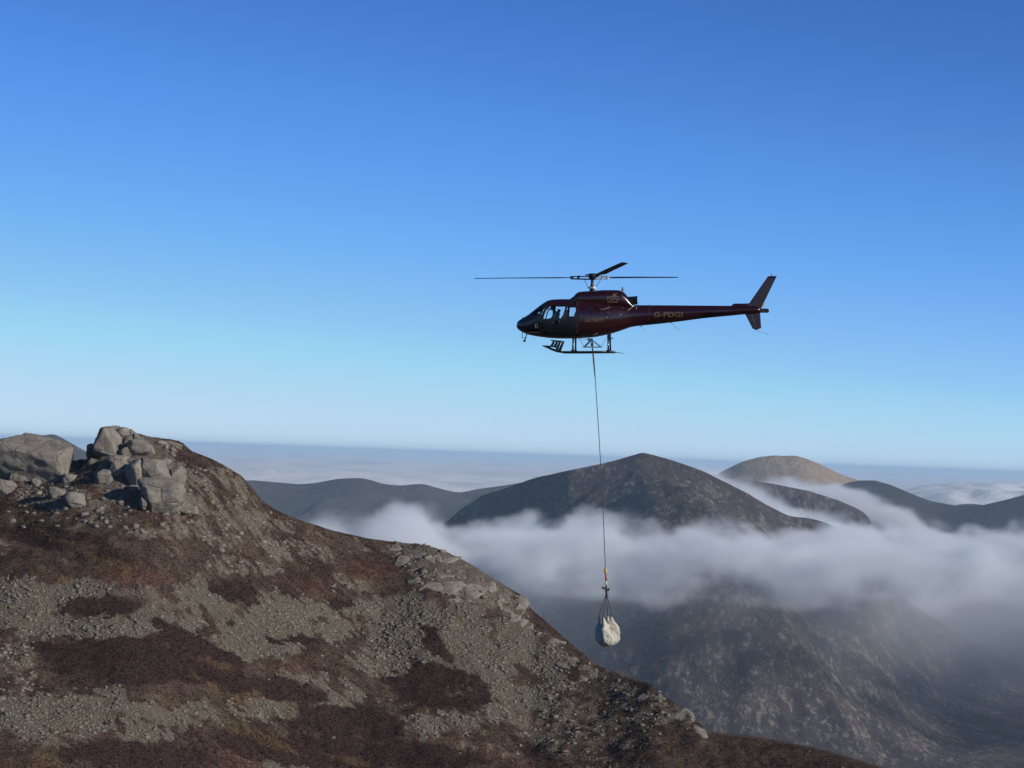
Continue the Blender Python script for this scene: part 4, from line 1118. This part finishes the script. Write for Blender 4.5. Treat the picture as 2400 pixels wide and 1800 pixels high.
# --- landing gear
for s in (-1, 1):
    y = s*1.06
    sk = hp('skid', *tube([(hx(580), y, hz(1295)), (hx(640), y, hz(1318)), (hx(720), y, hz(1352)), (hx(790), y, hz(1376)), (hx(860), y, hz(1388)), (hx(1200), y, hz(1388)), (hx(1600), y, hz(1384))],
        [.02, .03, .042, .045, .045, .045, .045], 10), BLACKP, heli, True)
    hp('skid_spring', *tube([(hx(1590), y, hz(1386)), (hx(1725), y, hz(1402))], [.015, .006], 6), GREYP, sk)
    for a0, a1 in ((1022, 1018), (1522, 1526)):
        yb = s*.55
        hp('skid_leg', *tube([(hx(a0), yb, hz(1150 if a0 < 1200 else 1090)), (hx(a0), s*.86, hz(1185 if a0 < 1200 else 1150)), (hx((a0+a1)/2), s*1.02, hz(1270)), (hx(a1), y, hz(1384))], [.05, .045, .036, .042], 8), BLACKP, sk, True)
        hp('skid_shoe', *box((hx(a1), y, hz(1372)), (.16, .11, .09)), BLACKP, sk)
    st = join(plate([(hx(690), hz(1212)), (hx(862), hz(1226)), (hx(850), hz(1240)), (hx(718), hz(1232))], y-.12, y+.12),
        plate([(hx(735), hz(1228)), (hx(765), hz(1232)), (hx(730), hz(1322)), (hx(690), hz(1305))], y-.03, y+.03),
        plate([(hx(820), hz(1235)), (hx(852), hz(1237)), (hx(805), hz(1370)), (hx(765), hz(1355))], y-.03, y+.03),
        plate([(hx(590), hz(1292)), (hx(705), hz(1296)), (hx(715), hz(1312)), (hx(640), hz(1308))], y-.06, y+.06))
    hp('boarding_step', *st, BLACKP, sk)
hp('rear_leg_brace', *join(box((hx(1560), -1.0, hz(1192)), (.22, .05, .04))), PAINT)
# --- cargo swing below the belly
sw = hp('cargo_swing', *join(tube([(hx(1262), -.3, hz(1215)), (hx(1155), -.42, hz(1318))], .022, 6), tube([(hx(1262), .3, hz(1215)), (hx(1155), .42, hz(1318))], .022, 6),
    tube([(hx(1278), -.3, hz(1215)), (hx(1405), -.42, hz(1312))], .018, 6), tube([(hx(1278), .3, hz(1215)), (hx(1405), .42, hz(1312))], .018, 6),
    tube([(hx(1155), -.42, hz(1312)), (hx(1405), -.42, hz(1312))], .018, 6), tube([(hx(1155), .42, hz(1312)), (hx(1405), .42, hz(1312))], .018, 6),
    tube([(hx(1155), -.42, hz(1312)), (hx(1155), .42, hz(1312))], .018, 6), tube([(hx(1405), -.42, hz(1312)), (hx(1405), .42, hz(1312))], .018, 6),
    tube([(hx(1280), -.42, hz(1312)), (hx(1280), .42, hz(1312))], .02, 6), box((hx(1250), 0, hz(1205)), (.22, .35, .12))), STEEL)
hp('swing_cable', *join(*[tube([(hx(a), s*.3, hz(b)), (hx(c), s*.42, hz(d))], .006, 5) for s in (-1, 1) for a, b, c, d in ((1085, 1180, 1160, 1312), (1500, 1150, 1402, 1312), (1085, 1190, 1240, 1205), (1262, 1190, 1262, 1215))]), GREYP, sw)
hk = hp('cargo_hook', *join(tube([(hx(1275), 0, hz(1200)), (hx(1276), 0, hz(1255))], .03, 8), box((hx(1276), 0, hz(1275)), (.11, .10, .13)), tube([(hx(1278), 0, hz(1290)), (hx(1280), 0, hz(1318))], .022, 8)), DARKM, sw)
# --- cabin inside
cab = hp('cabin_floor', *box((hx(700), 0, hz(1105)), ((1080-330)/6.144/PPM, 1.45, .06)), SEATM)
hp('bulkhead', *plate([(hx(1062), hz(660)), (hx(1090), hz(660)), (hx(1090), hz(1110)), (hx(1062), hz(1110))], -.84, .84), SEATM)
hp('instrument_panel', *join(plate([(hx(415), hz(838)), (hx(505), hz(832)), (hx(520), hz(880)), (hx(480), hz(1090)), (hx(420), hz(1090))], -.10, .52), box((hx(455), .2, hz(835)), (.30, .75, .05))), SEATM)
for y in (-.40, .42):
    s = hp('seat', *join(box((hx(700), y, hz(1010)), (.52, .46, .16)), plate([(hx(735), hz(1030)), (hx(770), hz(1030)), (hx(800), hz(820)), (hx(772), hz(815))], y-.22, y+.22), box((hx(712), y, hz(1060)), (.36, .36, .22)),
        plate([(hx(778), hz(815)), (hx(800), hz(815)), (hx(815), hz(770)), (hx(792), hz(765))], y-.12, y+.12)), SEATM)
    hp('seat_cover', *join(plate([(hx(726), hz(985)), (hx(740), hz(985)), (hx(775), hz(800)), (hx(757), hz(798))], y-.20, y+.20), box((hx(715), y-.235, hz(962)), (.13, .02, .16))), CREAM, s)
hp('rear_bench', *join(box((hx(1010), 0, hz(1040)), (.4, 1.5, .35)), box((hx(1052), 0, hz(960)), (.1, 1.5, .45))), SEATM)
hp('door_pillar', *join(*[tube([(hx(a), s*.86, hz(b)), (hx(c), s*.87, hz(d))], .022, 6) for s in (-1, 1) for a, b, c, d in ((640, 716, 585, 900), (668, 720, 640, 780))]), BLACK)

# --- lettering, laid on the skin
def lettering(txt, zx0, zx1, zyb, h, mat, nm, yfun, parent, shear=0.0, spacing=1.0):
    cu = bpy.data.curves.new('lettering', 'FONT'); cu.body = txt; cu.size = 1.0; cu.resolution_u = 4; cu.shear = shear; cu.space_character = spacing; cu.offset = 0.0
    tmp = bpy.data.objects.new('tmp_text', cu); COL.objects.link(tmp)
    dg = bpy.context.evaluated_depsgraph_get()
    me = bpy.data.meshes.new_from_object(tmp.evaluated_get(dg))
    bm = bmesh.new(); bm.from_mesh(me); bmesh.ops.triangulate(bm, faces=bm.faces[:])
    bmesh.ops.subdivide_edges(bm, edges=[e for e in bm.edges if e.calc_length() > .25], cuts=2)
    vs = [v.co.copy() for v in bm.verts]
    x0, x1 = min(v.x for v in vs), max(v.x for v in vs); y0, y1 = min(v.y for v in vs), max(v.y for v in vs)
    for v in bm.verts:
        a = zx0 + (v.co.x-x0)/(x1-x0)*(zx1-zx0); b = zyb - (v.co.y-y0)/(y1-y0)*h
        v.co = (hx(a), yfun(a, b)-.012, hz(b))
    bm.to_mesh(me); bm.free()
    bpy.data.objects.remove(tmp, do_unlink=True)
    o = bpy.data.objects.new(nm, me); COL.objects.link(o); o.parent = parent
    me.materials.clear(); me.materials.append(mat)
    return o
lettering('ELECTRICITY', 1196, 1462, 958, 52, GOLDL, 'side_lettering', side_y, fus)
lettering('G-PDGI', T(330), T(735), 885, 74, GOLDL, 'registration_lettering', side_y, fus)
def cowl_y(a, b):
    r = [pchip(CW[:, 0], CW[:, k], np.array([min(a, 1900)]))[0] for k in range(1, 5)]
    zc, hh = (r[0]+r[1])/2, (r[1]-r[0])/2
    s = min(.999, abs((b-zc)/hh)); e = 2/r[3]
    return -r[2]*math.cos(math.asin(s**(1/e)))**e
lettering('PDG', 1502, 1662, 645, 62, GOLDD, 'cowling_lettering', cowl_y, cowl)
def emblem(polys, mat):
    V, Fc = [], []
    for p in polys:
        o = len(V); V += [(hx(a), cowl_y(a, b)-.012, hz(b)) for a, b in p]; Fc.append(tuple(range(o, o+len(p))))
    hp('cowling_emblem', V, Fc, mat, cowl)
emblem([[(1585, 545), (1600, 548), (1606, 566), (1650, 530), (1640, 548), (1606, 590), (1590, 572)], [(1560, 575), (1600, 584), (1606, 596), (1580, 590)], [(1505, 662), (1660, 664), (1660, 676), (1505, 674)]], GOLDD)

# ------------------------------------------------------------------ the pilot
def person_skin(name, joints, bones, mat, parent=None):
    me = bpy.data.meshes.new(name)
    me.from_pydata([j[0] for j in joints], bones, [])
    o = bpy.data.objects.new(name, me); COL.objects.link(o)
    o.modifiers.new('skin', 'SKIN'); o.modifiers.new('sub', 'SUBSURF').levels = 2
    o.modifiers['sub'].render_levels = 2
    for i, j in enumerate(joints):
        me.skin_vertices[0].data[i].radius = (j[1], j[1])
        me.skin_vertices[0].data[i].use_root = (i == 0)
    me.materials.append(mat)
    if parent: o.parent = parent
    return o
pil = bpy.data.objects.new('person', None); COL.objects.link(pil)
pil.matrix_world = Matrix.Translation(HORG) @ heli.rotation_euler.to_matrix().to_4x4()
props(pil, 'pilot in dark flight suit and helmet seated behind the cockpit windows', 'person')
def pp(a, b, y): return (hx(a), y, hz(b))
J = [(pp(722, 985, .42), .13), (pp(735, 905, .42), .15), (pp(735, 840, .42), .14), (pp(722, 800, .42), .065), (pp(715, 765, .42), .09), (pp(712, 735, .42), .085),
     (pp(732, 835, .22), .06), (pp(690, 900, .18), .05), (pp(630, 930, .26), .04), (pp(732, 835, .62), .06), (pp(690, 900, .66), .05), (pp(620, 910, .60), .04),
     (pp(640, 985, .33), .085), (pp(560, 985, .33), .07), (pp(530, 1080, .33), .05), (pp(500, 1090, .33), .05), (pp(640, 985, .52), .085), (pp(560, 985, .52), .07), (pp(530, 1080, .52), .05), (pp(500, 1090, .52), .05)]
E = [(0, 1), (1, 2), (2, 3), (3, 4), (4, 5), (2, 6), (6, 7), (7, 8), (2, 9), (9, 10), (10, 11), (0, 12), (12, 13), (13, 14), (14, 15), (0, 16), (16, 17), (17, 18), (18, 19)]
body = person_skin('body', J, E, plain('flight_suit', (.014, .016, .022), .9, 0, .2, 14), pil)
V, Fc = ico(3)
hel = hp('helmet', [pp(708 + v[0]*38, 742 - v[2]*40, .42 + v[1]*.125) for v in V], Fc, BLACKP, pil, True)
hp('face', [pp(684 + v[0]*16, 758 - v[2]*20, .42 + v[1]*.075) for v in V], Fc, plain('skin', (.35, .2, .14), .6), pil, True)
hp('life_vest', *join(plate([(hx(712), hz(935)), (hx(752), hz(930)), (hx(756), hz(838)), (hx(722), hz(838))], .27, .57)), plain('vest_fabric', (.50, .42, .26), .9, 0, .2, 10), pil)
# hands on the sticks
for y in (.26, .60):
    for k in range(4):
        hp('finger', *tube([pp(628, 918+k*9, y-.03), pp(612, 922+k*9, y-.02), pp(606, 930+k*9, y+.02)], .010, 6), bpy.data.materials['skin'], pil, True)

# ------------------------------------------------------------------ the long line and its load
def LW(px, py, dy=0.0):
    """point of the load picture plane at the helicopter's distance"""
    v = P(px, py, HD_ + dy); return Vector(v)
line_root = bpy.data.objects.new('long_line', None); COL.objects.link(line_root); line_root.location = LW(1388, 812)
props(line_root, 'thin steel lifting line hanging from the helicopter down to the hook', 'cable')
def lp(name, data, mat, parent, sm=False):
    inv_ = Vector(parent.location) if parent.parent is None else Vector(parent.parent.location)
    o = mesh_obj(name, [Vector(v)-inv_ for v in data[0]], data[1], mat, parent, sm)
    return o
ROPE = plain('steel_wire', (.045, .045, .05), .5, .4, .5, 30)
lp('wire', tube([LW(1388.3, 806), LW(1395, 885), LW(1405, 1040), LW(1411.5, 1150), LW(1419, 1333)], .017, 8), ROPE, line_root)
lp('top_splice', tube([LW(1388.3, 812), LW(1391.5, 845), LW(1394.6, 884)], [.03, .038, .024], 8), ROPE, line_root)
lp('ferrule', tube([LW(1419, 1331), LW(1419.4, 1336), LW(1419.7, 1341), LW(1420, 1345)], [.03, .066, .066, .04], 12), plain('yellow_paint', (.55, .36, .05), .5), line_root, True)
lp('sleeve', tube([LW(1420, 1344), LW(1420.8, 1361)], .044, 12), plain('red_plastic', (.46, .075, .07), .5), line_root, True)
lp('swivel', tube([LW(1420.8, 1360), LW(1420.2, 1365), LW(1420.4, 1369), LW(1420.6, 1374)], [.018, .045, .045, .025], 10), plain('pale_zinc', (.50, .50, .36), .5, .3), line_root, True)
lp('load_hook', join(tube([LW(1420.6, 1372), LW(1421, 1380), LW(1421.2, 1390)], [.03, .05, .03], 10), tube([LW(1411, 1377), LW(1417, 1379), LW(1421, 1383)], [.05, .035, .04], 8), tube([LW(1428.5, 1379), LW(1425, 1383), LW(1421, 1386)], [.045, .03, .03], 8)), BLACK, line_root, True)
lp('hook_handle', join(tube([LW(1413, 1380), LW(1415, 1386), LW(1419, 1389)], .014, 6), tube([LW(1428, 1382), LW(1426, 1388), LW(1422, 1391)], .014, 6)), GREYP, line_root)
# bulk bag
bag = bpy.data.objects.new('bulk_bag', None); COL.objects.link(bag); bag.location = LW(1427, 1511)
props(bag, 'bulging dirty white bulk bag slung under the lifting line', 'bag')
def bag_mat():
    t = NT('woven_bag')
    v = t.coords()
    n = t.noise(v, 2.6, 5, .65); w = t.n('ShaderNodeTexWave', Scale=46, Distortion=.6); t.l(v, w.inputs['Vector'])
    c = t.ramp(n, ((.36, (.32, .28, .22)), (.48, (.54, .51, .43)), (.7, (.64, .61, .52))))
    c = t.mix(t.ramp(t.noise(v, 4.5, 4, .7), ((.55, (0, 0, 0)), (.68, (1, 1, 1)))), c, (.30, .25, .19))
    h = t.math('ADD', t.math('MULTIPLY', t.noise(v, 7, 4, .6), 1.0), t.math('MULTIPLY', w.outputs[1], .03))
    return t.bsdf(c, .85, h, .9, .10, Specular_IOR_Level=.2)
BAGM = bag_mat()
def bag_body():
    nt, nv = 96, 40
    V = []
    bw = .405
    for j in range(nv):
        t = j/(nv-1)                                               # 0 bottom, 1 rim
        for i in range(nt):
            a = 2*math.pi*i/nt
            sq = 5.0
            r = 1/(abs(math.cos(a))**sq + abs(math.sin(a))**sq)**(1/sq)
            wdt = bw*(.62+.38*min(1, t/.16)**.5)*(1+.14*math.sin(math.pi*min(1, t*1.05)))
            wdt *= 1 - .40*smooth(.45, 1.0, t)
            corner = min(1, max(0, (r-1)/.2311))                             # 1 at the four corners
            x, y = wdt*r*math.cos(a), wdt*r*math.sin(a)
            top = .84 + .32*corner**.9                            # corners drawn up by the slings, sides slumping
            z = .05*(1-corner)*0 + t*top*1.08
            if t < .16: z -= .05*(1-t/.16)*(1-corner)
            sag = 1 - .10*(1-corner)*smooth(.6, 1, t)
            f = 1 + .055*perlin(a*3.3+t*1.2, t*2.2)*1.0 + .045*math.sin(a*18+6*perlin(a*3, t*3))*smooth(.15, .9, t) + .035*perlin(a*9, t*6) + .03*perlin(a*4+9, t*11)
            V.append((x*sag*f, y*sag*f, z))
    Fc = [(j*nt+i, j*nt+(i+1) % nt, (j+1)*nt+(i+1) % nt, (j+1)*nt+i) for j in range(nv-1) for i in range(nt)]
    o0 = len(V); V.append((0, 0, -.06)); Fc += [(o0, (i+1) % nt, i) for i in range(nt)]
    o1 = len(V); V.append((0, 0, .62)); Fc += [(o1, (nv-1)*nt+i, (nv-1)*nt+(i+1) % nt) for i in range(nt)]
    return [tuple(float(c) for c in v) for v in V], Fc
bv, bf = bag_body()
ROTB = math.radians(24)
def brot(v): return Vector((v[0]*math.cos(ROTB)-v[1]*math.sin(ROTB), v[0]*math.sin(ROTB)+v[1]*math.cos(ROTB), v[2]))
lean = Matrix.Rotation(math.radians(-9), 3, 'Y')
bv = [lean @ brot(v) for v in bv]
mesh_obj('sack', bv, bf, BAGM, bag, True)
hookp = LW(1421.3, 1390) - bag.location
for k in range(4):
    a = math.pi/4 + k*math.pi/2
    c = lean @ brot((.315*math.cos(a), .315*math.sin(a), 1.17))
    c2 = lean @ brot((.29*math.cos(a), .29*math.sin(a), 1.30))
    mesh_obj('sling', *tube([hookp, hookp.lerp(c2, .5) + Vector((0, 0, -.01)), c2, c], [.018, .013, .016, .024], 8), BLACK, bag, True)
mesh_obj('sling_knot', *tube([hookp + Vector((0, 0, .06)), hookp + Vector((.01, 0, -.05)), hookp + Vector((.02, 0, -.16))], [.02, .05, .03], 8), BLACK, bag, True)
